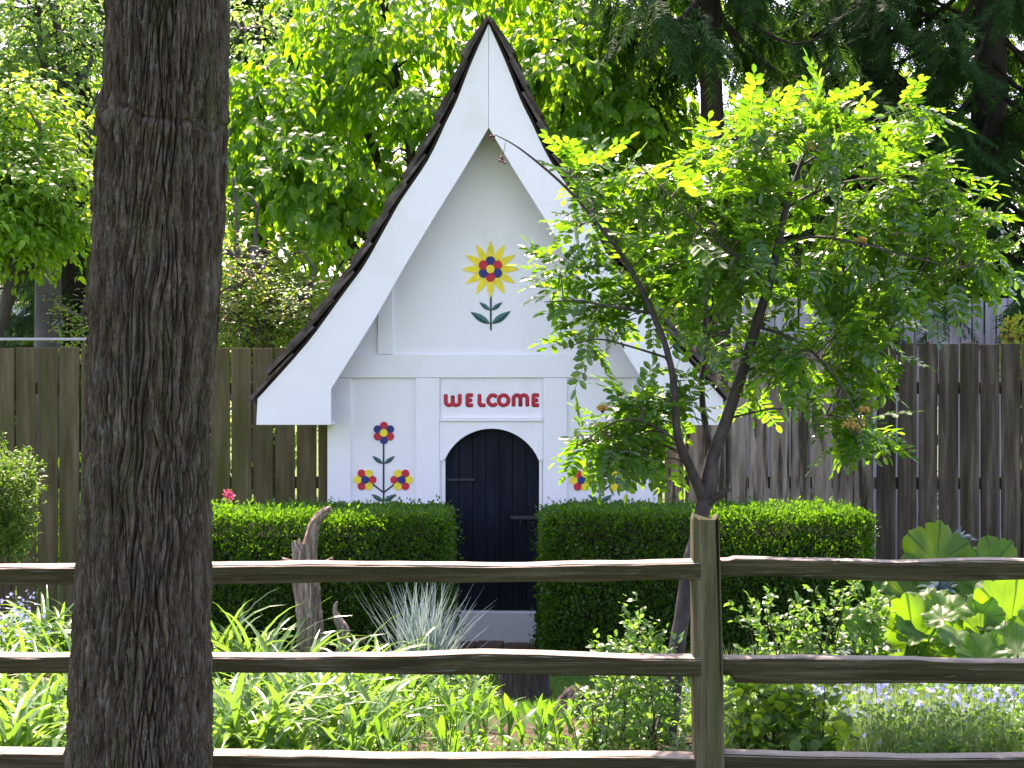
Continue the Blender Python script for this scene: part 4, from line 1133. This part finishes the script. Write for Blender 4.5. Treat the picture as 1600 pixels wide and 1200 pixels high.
# ------------------------------------------------------------------ spruces
def spray(n=22, seed=0):
    g = np.random.default_rng(seed)
    V, F = [], []
    for i in range(n):
        t = i/n; s = 1 if i % 2 else -1
        b = np.array([0, t, -.12*t*t])
        d = unit(np.array([s*g.uniform(.5, .9), .75, g.uniform(-.5, .2)]))*(.24*(1-.45*t))
        w = unit(np.cross(d, [0, 0, 1]))*.022
        k = len(V); V += [b-w, b+w, b+d]; F.append([k, k+1, k+2])
    k = len(V); V += [np.array([-.012, 0, 0]), np.array([.012, 0, 0]), np.array([0, 1.06, -.13])]; F.append([k, k+1, k+2])
    return np.array(V), np.array(F)
SPR = [spray(26, i) for i in range(3)]
def spruce(label, px, D, r, height, zlo, blen, nb, seed, hang=.8, lean=0.0):
    g = np.random.default_rng(seed)
    bx, by = (px-800)*D/FPX, D
    root = thing('spruce_tree', (bx, by, 0), label, 'tree', 'dark spruces beyond the fence')
    zz = np.linspace(-.1, height, 24)
    pts = np.stack([bx+lean*zz+.03*np.sin(zz*1.3+seed), by+0*zz, zz], -1)
    make('trunk', *tube(pts, np.interp(zz, [0, height], [r*1.15, .03]), 16, noise=.06, seed=seed), M['darkbark'], root, smooth=True)
    mb = MB(); pos, dr, nn, sc = [], [], [], []
    for i in range(nb):
        z0 = zlo+(height-zlo-.3)*(i/nb)**1.25
        a = i*2.4+g.uniform(-.4, .4)
        ln = blen*(1-.8*(z0-zlo)/(height-zlo))*g.uniform(.75, 1.15)
        h = np.array([math.cos(a), math.sin(a), 0])
        c = np.array([bx+lean*z0, by, z0])
        t = np.linspace(0, 1, 9)
        p = c+h[None]*(t*ln)[:, None]; p[:, 2] += ln*(-.42*hang*np.sin(t*np.pi*.62)+.20*t**3)
        mb.add(*tube(p, np.linspace(.028, .006, 9), 5, cap=False))
        ns = int(16+ln*20)
        tt = np.sqrt(g.uniform(.03, 1, ns))
        pp = np.stack([np.interp(tt, t, p[:, k]) for k in range(3)], -1)
        sgn = np.where(g.random(ns) < .5, 1, -1)
        side = np.stack([-h[1]*sgn, h[0]*sgn, 0*sgn], -1)
        d = h[None]*g.uniform(.3, .9, (ns, 1))+side*g.uniform(.2, 1, (ns, 1))+np.stack([0*tt, 0*tt, -g.uniform(.25, 1.5, ns)*hang], -1)
        pos.append(pp); dr.append(d); nn.append(np.tile([0, 0, 1.0], (ns, 1))+h[None]*.6+g.normal(0, .3, (ns, 3))); sc.append(g.uniform(.28, .55, ns))
    mb.build('branches', M['darkbark'], root)
    pos, dr, nn, sc = np.concatenate(pos), np.concatenate(dr), np.concatenate(nn), np.concatenate(sc)
    R = frames(dr, nn); mb = MB()
    for k in range(3):
        ix = np.arange(len(pos)) % 3 == k
        mb.add(*scatter(SPR[k], pos[ix], R[ix], sc[ix]))
    tag(mb.build('crown', M['spruce'], root), kind='stuff')
spruce('dark spruce with bare hanging trunk right of the roof', 1114, 16.4, .125, 11, 5.0, 1.05, 60, 61, 1.5)
spruce('broad dark spruce filling the sky above the rowan tree', 1370, 19.5, .20, 12.5, 2.9, 2.5, 130, 62, .9)
spruce('tall dark spruce at the upper right corner', 1545, 18.8, .20, 13, 2.7, 2.8, 140, 63, .9)
spruce('dark spruce glimpsed between the maple and the big trunk', 120, 21.5, .18, 8.5, 1.2, 1.9, 100, 64, .9)
spruce('far spruce with drooping tips left of the cherry tree', 400, 24, .16, 9, 5.2, 1.8, 60, 65, 1.2)

# ------------------------------------------------------------------ neighbour's yard
nb_ = thing('neighbour_house', (-8.2, 27, 0), 'low neighbouring house with pale eave behind the grey trunk at left', 'house')
D = 26.0
ez = EYE-(492-HORIZON)*D/FPX
make('wall', *box(-12.5, (78-800)*D/FPX-.35, D+.35, D+6, 0, ez), M['stucco'], nb_)
make('eave', *box(-13, (80-800)*D/FPX, D-.02, D+.06, ez-.02, ez+.14), M['white_trim'], nb_)
xr = (82-800)*D/FPX
make('roof', np.array([[-13, D-.05, ez+.142], [xr, D-.05, ez+.142], [xr-1.2, D+3.2, ez+1.1], [-13, D+3.2, ez+1.1], [-13, D+6.5, ez+.142], [xr, D+6.5, ez+.142]]), [np.array([[0, 1, 2, 3], [3, 2, 5, 4]]), np.array([[1, 5, 2]])], M['rooftile'], nb_)
make('window', *box(-7.4, -6.7, D+.33, D+.352, ez-1.4, ez-.4), M['iron'], nb_)
rt = thing('pipe_rail', P(100, 973, 16.1), 'galvanised pipe rail just above the brown fence at left', 'railing')
zr_ = EYE-(530-HORIZON)*16.0/FPX
make('top_pipe', *tube([((-120-800)*16/FPX, 16, zr_), ((330-800)*16/FPX, 16, zr_)], [.012, .012], 10), M['metal'], rt)
for px in (-110, 200, 325):
    make('pipe_post', *tube([((px-800)*16/FPX, 16.045, 0), ((px-800)*16/FPX, 16.045, zr_)], [.024, .024], 10), M['metal'], rt)

def bush(name, label, lobes, n, size, mat, tpl, seed, group=None, up=.4, stem='twig', extra=None, cat='shrub', sprig=1, nstem=30):
    """lobes (px, py, D, rx px, ry px, depth m)"""
    g = np.random.default_rng(seed)
    l0 = lobes[0]; base = np.array([(l0[0]-800)*l0[2]/FPX, l0[2], 0])
    root = thing(name, base, label, cat, group)
    cs = np.array([P(l[0], l[1], l[2]) for l in lobes]); rr = np.array([[l[3]*l[2]/FPX, l[5], l[4]*l[2]/FPX] for l in lobes])
    w = rr.prod(1)**.7; w /= w.sum()
    li = g.choice(len(lobes), n, p=w)
    v = unit(g.normal(size=(n, 3)))*(g.random((n, 1))**.4)
    e = cs[li]+v*rr[li]; e[:, 2] = np.maximum(e[:, 2], .03)
    mb = MB()
    for k in range(0, n, max(1, n//nstem)):
        s = base+g.normal(0, .05, 3)*[1, 1, 0]
        q = smooth_path([s, s*.4+e[k]*.6+[0, 0, .05], e[k]], 4)
        mb.add(*tube(q, np.linspace(.0055, .0018, len(q)), 5, cap=False))
    mb.build('stems', M[stem], root)
    if sprig > 1:
        ax = unit(v+np.array([0, 0, up])+g.normal(0, .4, (n, 3)))
        t = np.arange(sprig)/sprig
        pos = (e[:, None]+ax[:, None]*(t*size*3.2)[None, :, None]).reshape(-1, 3); axr = np.repeat(ax, sprig, 0); N = len(pos)
        d = axr*.7+rand_dirs(N, g)*.9
    else:
        pos = e; N = n; d = v+rand_dirs(N, g)*.9+np.array([0, 0, up])
    V, F = scatter(tpl, pos, frames(d, rand_dirs(N, g)*.6+[0, 0, 1.0]), size*g.uniform(.65, 1.2, N))
    tag(make('foliage', V, F, M[mat], root), kind='stuff')
    return root, g
bush('golden_juniper', 'yellow-green feathery juniper at the left edge before the fence', [(0, 800, 12.9, 55, 70, .3), (30, 750, 12.8, 28, 35, .2), (-40, 780, 13, 70, 100, .4), (10, 850, 12.8, 30, 40, .25)], 1700, .032, 'yewish', DIAMOND, 71, up=.8, sprig=9)
r_, g_ = bush('red_azalea', 'shrub with red blossoms peeking over the pale grey fence', [(1400, 480, 18.6, 60, 32, .4), (1380, 560, 18.6, 60, 60, .4)], 600, .07, 'photinia', leaf_tpl(.5), 72, group='shrubs beyond the board fence')
n = 70; c = np.concatenate([P(1382, 457, 18.3)+g_.normal(0, .05, (n//2, 3)), P(1450, 450, 18.3)+g_.normal(0, .035, (n//2, 3))])
make('blossoms', *scatter(leaf_tpl(.8), c, frames(rand_dirs(n, g_), rand_dirs(n, g_)), np.full(n, .05)), M['redflower'], r_)
bush('golden_shrub', 'golden shrub with orange tips at the right edge above the dark fence', [(1588, 515, 15.6, 22, 22, .2), (1590, 560, 15.6, 30, 40, .25)], 420, .055, 'goldleaf', leaf_tpl(.6), 73, group='shrubs beyond the board fence')

# low sunlit shrubs behind the fence show through its gaps
for n_, (px, lb) in enumerate([(120, 'low leafy shrub hidden behind the brown fence'), (1250, 'low leafy shrub hidden behind the bleached fence')]):
    bush('low_shrub', lb, [(px, 800, 17.5, 120, 90, .5), (px+180, 820, 18, 120, 80, .5)], 1500, .09, 'maple', leaf_tpl(.6), 75+n_, group='shrubs beyond the board fence')

# ------------------------------------------------------------------ garden plants
def ground_pt(px, py): 
    D = GD(py); return np.array([(px-800)*D/FPX, D, 0.0])

def strap_clump(name, label, px, py, n, L, w, mat, seed, e=(55, 88), bend=(.6, 1.7), spread=.09, group=None, cat='plant', fold=.3, nsec=7, twist=.5, zb=0.0):
    g = np.random.default_rng(seed)
    b = ground_pt(px, py)
    base = b+np.stack([g.normal(0, spread, n), g.normal(0, spread, n), np.full(n, zb)], -1)
    V, F = blades(base, g.uniform(0, 2*np.pi, n), L*g.uniform(.6, 1.15, n), w*g.uniform(.7, 1.15, n), np.radians(g.uniform(*e, n)), g.uniform(*bend, n), nsec, fold, twist)
    V[:, 2] = np.maximum(V[:, 2], .012+.03*(V[:, 0]*37 % 1))
    o = make(name, V, F, M[mat])
    o.location = (0, 0, 0)
    return tag(o, label, cat, group)
DAY = [
    (-40, 1060, 'daylily clump at the left edge under the top rail'), (45, 1050, 'daylily clump left of the big trunk beside the blue flowers'), (105, 1045, 'daylily clump hugging the left side of the big trunk, rear'),
    (-10, 1150, 'daylily clump at the lower left corner'), (70, 1175, 'daylily clump left of the big trunk near the bottom rail'), (120, 1130, 'daylily clump partly hidden behind the left side of the big trunk'),
    (350, 1065, 'daylily clump right of the big trunk, rear'), (405, 1075, 'daylily clump with one long arching leaf before the left hedge'), (370, 1160, 'daylily clump right of the big trunk between the lower rails'),
    (455, 1130, 'daylily clump below the tall driftwood stump'), (520, 1150, 'daylily clump below the short driftwood snag'), (430, 1205, 'daylily clump right of the big trunk at the bottom rail'),
    (580, 1110, 'daylily clump just left of the blue grass'), (330, 1215, 'daylily clump against the right side of the big trunk, lowest'), (560, 1200, 'daylily clump in the middle of the bed behind the bottom rail'), (20, 1220, 'daylily clump lowest at the left edge')]
for n_, (px, py, lb) in enumerate(DAY):
    strap_clump('daylily', lb, px, py, 50, .62, .037, 'daylily', 100+n_, e=(48, 84), bend=(.9, 2.3), group='daylilies along the rail fence')
strap_clump('blue_oat_grass', 'tuft of stiff blue-grey grass before the door', 664, 1080, 260, .62, .0125, 'oat', 131, e=(48, 89), bend=(.05, .55), spread=.055, cat='grass tuft', nsec=4, fold=.4, twist=.2)

LEAFV = []
def lance_mesh(L=1.0, w=.24, curl=.25, n=5, fold=.25):
    t = np.linspace(0, 1, n+1)
    pr = np.sin(np.pi*np.clip(t, 0, 1)**.75)**.8*w/2+.004
    z = curl*.5*np.sin(t*2.2)-curl*t**2
    C = np.stack([0*t, t, z], -1); Lf = C+np.stack([-pr, 0*t, fold*pr], -1); Rt = C+np.stack([pr, 0*t, fold*pr], -1)
    V = np.stack([Lf, C, Rt], 1).reshape(-1, 3); s = np.arange(n)*3
    return V, np.concatenate([np.stack([s, s+1, s+4, s+3], -1), np.stack([s+1, s+2, s+5, s+4], -1)])
LM = [mesh_data('lance_leaf', *lance_mesh(curl=c, w=w), M['lance'], smooth=True) for c, w in ((.1, .17), (.3, .2), (.5, .16), (.2, .22))]
def lance_plant(px, py, h, nl, ll, label, seed, group='lance-leaved perennials in the middle of the bed'):
    g = np.random.default_rng(seed)
    b = ground_pt(px, py)
    root = thing('lance_leaf_plant', b, label, 'plant', group)
    mb = MB(); k = 0
    for s in range(3):
        o = np.array([g.normal(0, .035), g.normal(0, .035), 0]); hh = h*g.uniform(.7, 1.05)
        tip = b+o*2.2+[0, 0, hh]
        mb.add(*tube(smooth_path([b+o, b+o*1.4+[0, 0, hh*.5], tip], 3), np.linspace(.004, .002, 7), 5, cap=False))
        m = nl//3
        for i in range(m):
            t = .12+.88*(i/m)
            p = b+o*(1+1.2*t)+[0, 0, hh*t]
            a = i*2.4+s*1.1+g.uniform(-.3, .3)
            el = rad(g.uniform(20, 50)+32*t)
            d = np.array([math.cos(a)*math.cos(el), math.sin(a)*math.cos(el), math.sin(el)])
            R = frames(d[None], (np.array([0, 0, 1.0])+g.normal(0, .2, 3))[None])[0]
            sc = ll*g.uniform(.75, 1.15)*(1-.25*abs(t-.5))
            link('leaf', LM[(i+s) % 4], root, mw=Matrix([[*R[r]*sc, p[r]] for r in range(3)] + [[0, 0, 0, 1]]))
    mb.build('stem', M['rose'], root)
LP = [(850, 1165, .18, 'small lance-leaved plant at the right foot of the sawn stump'), (915, 1172, .2, 'small lance-leaved plant hiding the foot of the root lump'), (960, 1180, .22, 'lance-leaved plant between the root lump and the rowan'), (600, 1205, .30, 'lance-leaved plant nearest the daylilies at the bottom rail'), (640, 1190, .30, 'lance-leaved plant below the blue grass, front'), (690, 1200, .34, 'tall lance-leaved plant behind the bottom rail under the doorway'),
      (655, 1155, .28, 'lance-leaved plant directly below the blue grass'), (720, 1160, .30, 'lance-leaved plant left of the sawn stump'), (745, 1205, .30, 'lance-leaved plant in front of the sawn stump, left'), (790, 1190, .24, 'lance-leaved plant straight in front of the sawn stump'),
      (835, 1205, .30, 'lance-leaved plant in front of the sawn stump, right'), (775, 1150, .16, 'small lance-leaved plant touching the sawn stump'), (880, 1190, .26, 'lance-leaved plant before the root lump'),
      (925, 1205, .24, 'lance-leaved plant right of the root lump, front'), (560, 1235, .34, 'lance-leaved plant overlapping the bottom rail, left'), (705, 1245, .34, 'lance-leaved plant overlapping the bottom rail, middle'), (625, 1240, .36, 'lance-leaved plant overlapping the bottom rail below the blue grass')]
for n_, (px, py, h, lb) in enumerate(LP): lance_plant(px, py, h, 15, .155, lb, 200+n_)

PIN = leaf_tpl(.62, .1, .15)
CO = [(975, 1130, 'leafy columbine with pale seed heads left of the rowan trunk'), (1010, 1185, 'leafy columbine at the foot of the rowan trunk'), (950, 1205, 'leafy columbine behind the bottom rail near the rowan')]
for n_, (px, py, lb) in enumerate(CO):
    D_ = GD(py)
    bush('columbine', lb, [(px, py-70, D_, 45, 60, .16), (px+15, py-130, D_, 30, 45, .12)], 120, .042, 'rose', PIN, 230+n_, group='columbines by the rowan', up=.5, cat='plant', sprig=5, nstem=9)
# two pale seed heads on bent stalks
for (px, py, bx, lb) in [(978, 992, 1000, 'pale nodding seed head on a thin stalk before the right hedge'), (1003, 983, 1003, 'small yellowish leaf-like bud on a thin stalk before the right hedge')]:
    D_ = 10.3; t = P(px, py, D_); b = np.array([(bx-800)*D_/FPX, D_, 0])
    mb = MB(); mb.add(*tube(smooth_path([b, b+[0, 0, t[2]*.8], t+[.02, 0, .025], t], 5), np.linspace(.004, .002, 16), 6))
    mb.add(*tube([t+[0, 0, .012], t, t-[0, 0, .012]], [.004, .011, .005], 7))
    tag(mb.build('seed_head', M['meadow'], smooth=True), lb, 'flower stalk')

RO = [(1195, 1150, [(1205, 985, 45, 60), (1195, 950, 20, 50), (1240, 1020, 70, 40)], 'young rose bush right of the fence post'), (1290, 1150, [(1290, 1000, 70, 40), (1270, 960, 30, 45), (1310, 930, 25, 40)], 'young rose bush with tall shoots before the right hedge'),
      (1360, 1150, [(1355, 990, 45, 50), (1352, 935, 14, 32)], 'slender rose shoot reaching the top rail')]
for n_, (px, py, lo, lb) in enumerate(RO):
    D_ = 9.9
    bush('rose_bush', lb, [(a, b+18, D_, c, d*.9, .22) for a, b, c, d in lo], 46, .044, 'rose', PIN, 240+n_, group='rose bushes right of the post', up=.6, sprig=8, nstem=9)
VI = [(1200, 1120, 'dark leafy vine climbing right of the fence post'), (1270, 1125, 'dark leafy vine in the middle of the lower right panel')]
for n_, (px, py, lb) in enumerate(VI):
    D_ = 8.0
    bush('grape_vine', lb, [(px, py-20, D_, 60, 60, .2), (px+20, py+40, D_-.15, 55, 45, .15), (px-30, py+10, D_, 40, 70, .15)], 300, .055, 'vine', leaf_tpl(.95, .08, .2, .5, .8), 250+n_, group='vines on the lower rails', up=.0, cat='vine')

# great lobed leaves
def big_leaf(g, lobes=7):
    rings, seg = 5, 90
    a = np.linspace(-np.pi*.93, np.pi*.93, seg)
    r = .55+.30*np.cos(a*.5)+.11*np.abs(np.cos(a*3.5))+.045*np.abs(np.sin(a*10.5+g.uniform(0, 6)))+.03*g.normal(size=seg)
    V = [np.zeros(3)]
    for k in range(1, rings+1):
        q = k/rings
        z = .06*q*np.cos(a*7)*q+.13*q*q*np.sin(a*2+g.uniform(0, 6))+.22*q*q*np.cos(a*1.0)*-.5+.05*np.sin(a*4+g.uniform(0, 6))*q*q+.10*q
        V += list(np.stack([np.sin(a)*r*q*.62, np.cos(a)*r*q*.62+.0, z*.6], -1))
    V = np.array(V)
    i = np.arange(seg-1)
    F = [np.stack([0*i, 1+i+1, 1+i], -1)]
    for k in range(rings-1):
        F.append(np.stack([1+k*seg+i, 1+k*seg+i+1, 1+(k+1)*seg+i+1, 1+(k+1)*seg+i], -1))
    return V, F
gB = np.random.default_rng(77)
BL = [mesh_data('lobed_leaf', *big_leaf(gB, l), M['bigleaf'], smooth=True) for l in (6, 7, 8)]
def big_plant(label, px, D, leaves, seed):
    g = np.random.default_rng(seed)
    b = np.array([(px-800)*D/FPX, D, 0]); root = thing('butterbur_plant', b, label, 'plant', 'large-leaved plants at right')
    for n_, (lx, ly, dy, size, tilt, face) in enumerate(leaves):
        c = P(lx, ly, D+dy)
        # leaf blade leans towards the viewer by tilt degrees, tip turned to face degrees
        d = np.array([math.sin(rad(face)), math.cos(rad(face))*math.cos(rad(tilt)), math.cos(rad(face))*math.sin(rad(tilt))])
        nrm = np.array([0, -math.sin(rad(tilt)), math.cos(rad(tilt))])+g.normal(0, .2, 3)
        R = frames(d[None], nrm[None])[0]; s = size*D/FPX
        lf = link('leaf', BL[n_ % 3], root, mw=Matrix([[*R[r]*s, c[r]] for r in range(3)] + [[0, 0, 0, 1]]))
        mid = (b+c)/2+np.array([0, 0, .05]); q = smooth_path([b+g.normal(0, .03, 3)*[1, 1, 0], mid, c], 5)
        make('stalk', *tube(q, np.linspace(.012, .006, len(q)), 7, cap=False), M['rose'], root)
big_plant('tall plant with huge lobed leaves against the dark fence', 1470, 12.2, [(1465, 880, 0, 110, 70, 5), (1420, 935, -.1, 110, 60, -30), (1510, 930, -.2, 115, 55, 10), (1555, 880, .1, 80, 50, 40), (1545, 905, -.1, 90, 60, 30)], 301)
big_plant('sunlit plant with bright yellow-green lobed leaves behind the right middle rail', 1480, 10.2, [(1430, 1005, -.2, 125, 75, -8), (1580, 975, -.1, 130, 75, 8), (1530, 1010, -.2, 95, 60, 20), (1480, 960, .2, 80, 40, -20), (1400, 985, .1, 80, 30, -40), (1500, 985, 0, 70, 35, 10), (1560, 940, .3, 90, 35, 30), (1620, 1010, 0, 110, 60, 10), (1450, 945, .4, 70, 40, 10)], 302)
_g = np.random.default_rng(55)
big_plant('cluster of smaller pale lobed leaves left of the sunlit large-leaved plant', 1400, 10.0, [(_g.uniform(1335, 1600), _g.uniform(950, 1035), _g.uniform(-.2, .3), _g.uniform(38, 66), _g.uniform(15, 70), _g.uniform(-60, 60)) for _ in range(22)], 304)
big_plant('lower large-leaved plant spilling toward the right edge', 1600, 9.6, [(1590, 1020, 0, 90, 40, 10), (1540, 1030, -.1, 80, 45, -20), (1640, 1000, .1, 110, 55, 20)], 303)
# glaucous plant between them
gC = np.random.default_rng(91)
def glaucous(label, px, py, D, n, size, seed):
    g = np.random.default_rng(seed)
    c = P(px, py, D); root = thing('blue_leaf_plant', (c[0], D, 0), label, 'plant', 'blue-grey leaved plants at right')
    md = mesh_data('blue_leaf', *lance_mesh(w=.5, curl=.35, fold=.35), M['cabbage'], smooth=True)
    make('stem', *tube([(c[0], D, 0), tuple(c)], [.014, .009], 8), M['cabbage'], root)
    for i in range(n):
        a = i*2.4; el = rad(g.uniform(5, 75)); d = np.array([math.cos(a)*math.cos(el), math.sin(a)*math.cos(el), math.sin(el)])
        R = frames(d[None], np.array([[0, 0, 1.0]])+g.normal(0, .2, (1, 3)))[0]; s = size*g.uniform(.7, 1.2)
        p = c+np.array([0, 0, -.12*g.random()])
        link('leaf', md, root, mw=Matrix([[*R[r]*s, p[r]] for r in range(3)] + [[0, 0, 0, 1]]))
glaucous('blue-grey leaved plant between the huge leaves under the top rail', 1470, 920, 11.4, 26, .17, 311)
glaucous('blue-grey leaves showing above the top rail at right', 1500, 850, 12.7, 14, .14, 312)
glaucous('low blue-grey leaved plant among the rose shoots', 1340, 1015, 10.2, 22, .15, 313)

# ------------------------------------------------------------------ uncountable ground cover
def patch(name, label, N, pxr, pyr, L, w, mat, seed, e=(55, 88), bend=(.3, 1.2), nsec=3, cat='grass', clump=None, keep=None):
    g = np.random.default_rng(seed)
    D = GD(pyr[0])+(GD(pyr[1])-GD(pyr[0]))*g.random(N)
    px = g.uniform(*pxr, N); x = (px-800)*D/FPX
    if clump is not None:
        k = fbm(x*clump+seed, D*clump, x*0, 2) > .46; x, D = x[k], D[k]
    if keep is not None:
        k = keep(x, D); x, D = x[k], D[k]
    n = len(x)
    base = np.stack([x, D, np.full(n, .005)], -1)
    V, F = blades(base, g.uniform(0, 2*np.pi, n), L*g.uniform(.5, 1.2, n), w*g.uniform(.7, 1.2, n), np.radians(g.uniform(*e, n)), g.uniform(*bend, n), nsec, .25, .3)
    V[:, 2] = np.maximum(V[:, 2], .004)
    return tag(make(name, V, F, M[mat]), label, cat, kind='stuff')
patch('lawn_grass', 'short mown lawn between the stump and the hedge', 52000, (560, 1200), (1012, 1130), .045, .0042, 'grass', 401)
patch('bed_grass', 'loose green grass filling the flower bed', 3500, (-60, 1130), (1045, 1235), .16, .007, 'daylily', 402, e=(40, 85), clump=2.2, keep=lambda x, D: (x < -.1) | (x > .75) | (D < 8.9))
patch('meadow_grass', 'pale fine grass and stems in the lower right panel', 36000, (1130, 1960), (1085, 1225), .27, .0042, 'meadow', 403, e=(60, 90), bend=(.1, .9), nsec=4)
patch('rear_bed_foliage', 'mixed green foliage at the foot of the right hedge', 14000, (1120, 1960), (1030, 1120), .2, .010, 'rose', 404, e=(35, 85), clump=1.6)
patch('back_lawn', 'sunlit grass beyond the board fences', 30000, (-100, 1750), (800, 940), .09, .012, 'grass', 405)
def forbs(name, label, N, pxr, Dr, hr, size, mat, tpl, seed, cat, up=.2):
    g = np.random.default_rng(seed)
    D = g.uniform(*Dr, N); x = (g.uniform(*pxr, N)-800)*D/FPX
    z = hr[0]+(hr[1]-hr[0])*g.random(N)
    k = (fbm(x*3+seed, D*3, z*4, 2) > .45) & ((x < -.1) | (x > .75) | (D < 9.2))
    p = np.stack([x, D, z], -1)[k]; n = len(p)
    V, F = scatter(tpl, p, frames(rand_dirs(n, g)+[0, 0, up], rand_dirs(n, g)*.7+[0, 0, 1.0]), size*g.uniform(.6, 1.2, n))
    return tag(make(name, V, F, M[mat]), label, cat, kind='stuff')
forbs('forget_me_not_foliage', 'small leaves of the blue-flowered ground cover at lower right', 36000, (1120, 1960), (8.0, 10.0), (.02, .30), .034, 'rose', DIAMOND, 411, 'ground cover')
forbs('bed_foliage', 'small mixed leaves under the taller plants in the bed', 13000, (-60, 1130), (7.8, 10.6), (.01, .14), .05, 'daylily', leaf_tpl(.4), 412, 'ground cover', up=.5)
FL = []
for k in range(5):
    a = k*2*math.pi/5
    c, s = math.cos(a), math.sin(a); b = len(FL)
    FL += [(0, 0, 0), (c*.5-s*.28, s*.5+c*.28, .05), (c*1, s*1, .02), (c*.5+s*.28, s*.5-c*.28, .05)]
FLT = (np.array(FL, dtype=float), np.array([[k*4, k*4+1, k*4+2, k*4+3] for k in range(5)]))
def flowers(name, label, spots, size, seed, mat='blueflower'):
    g = np.random.default_rng(seed); p = []
    for px, py, D, sx, sy, n in spots:
        c = P(px, py, D); p.append(c+np.stack([g.normal(0, sx*D/FPX, n), g.normal(0, .12, n), g.normal(0, sy*D/FPX, n)], -1))
    p = np.concatenate(p); n = len(p)
    nr = rand_dirs(n, g)*.8+np.array([0, -.6, .7])
    V, F = scatter(FLT, p, frames(np.cross(nr, rand_dirs(n, g)), nr), size*g.uniform(.7, 1.2, n))
    return tag(make(name, V, F, M[mat]), label, 'flowers', kind='stuff')
flowers('forget_me_not_flowers', 'tiny pale blue flowers scattered over the lower right panel', [(1430, 1080, 8.8, 110, 12, 90), (1250, 1078, 8.8, 60, 10, 45), (1340, 1105, 8.5, 60, 14, 40), (1500, 1100, 8.5, 60, 14, 40), (1560, 1086, 8.6, 40, 12, 40), (1300, 1140, 8.6, 40, 15, 15), (1510, 1145, 8.5, 30, 10, 10)], .016, 421)
flowers('forget_me_not_flowers', 'pale blue flowers at the left edge above the daylilies', [(12, 965, 11.0, 22, 18, 60), (38, 940, 11.2, 8, 12, 20), (30, 985, 10.8, 22, 10, 40)], .012, 422)
# pink bloom peeping over the hedge
r_, g_ = bush('pink_rose', 'single pink bloom behind the left hedge beside the big trunk', [(357, 815, 12.9, 22, 40, .12)], 120, .04, 'rose', PIN, 431, cat='plant')
n = 26; c = P(358, 777, 12.85)+g_.normal(0, .017, (n, 3))
make('bloom', *scatter(leaf_tpl(.8), c, frames(rand_dirs(n, g_)+[0, 0, .5], rand_dirs(n, g_)), np.full(n, .032)), M['pink'], r_)
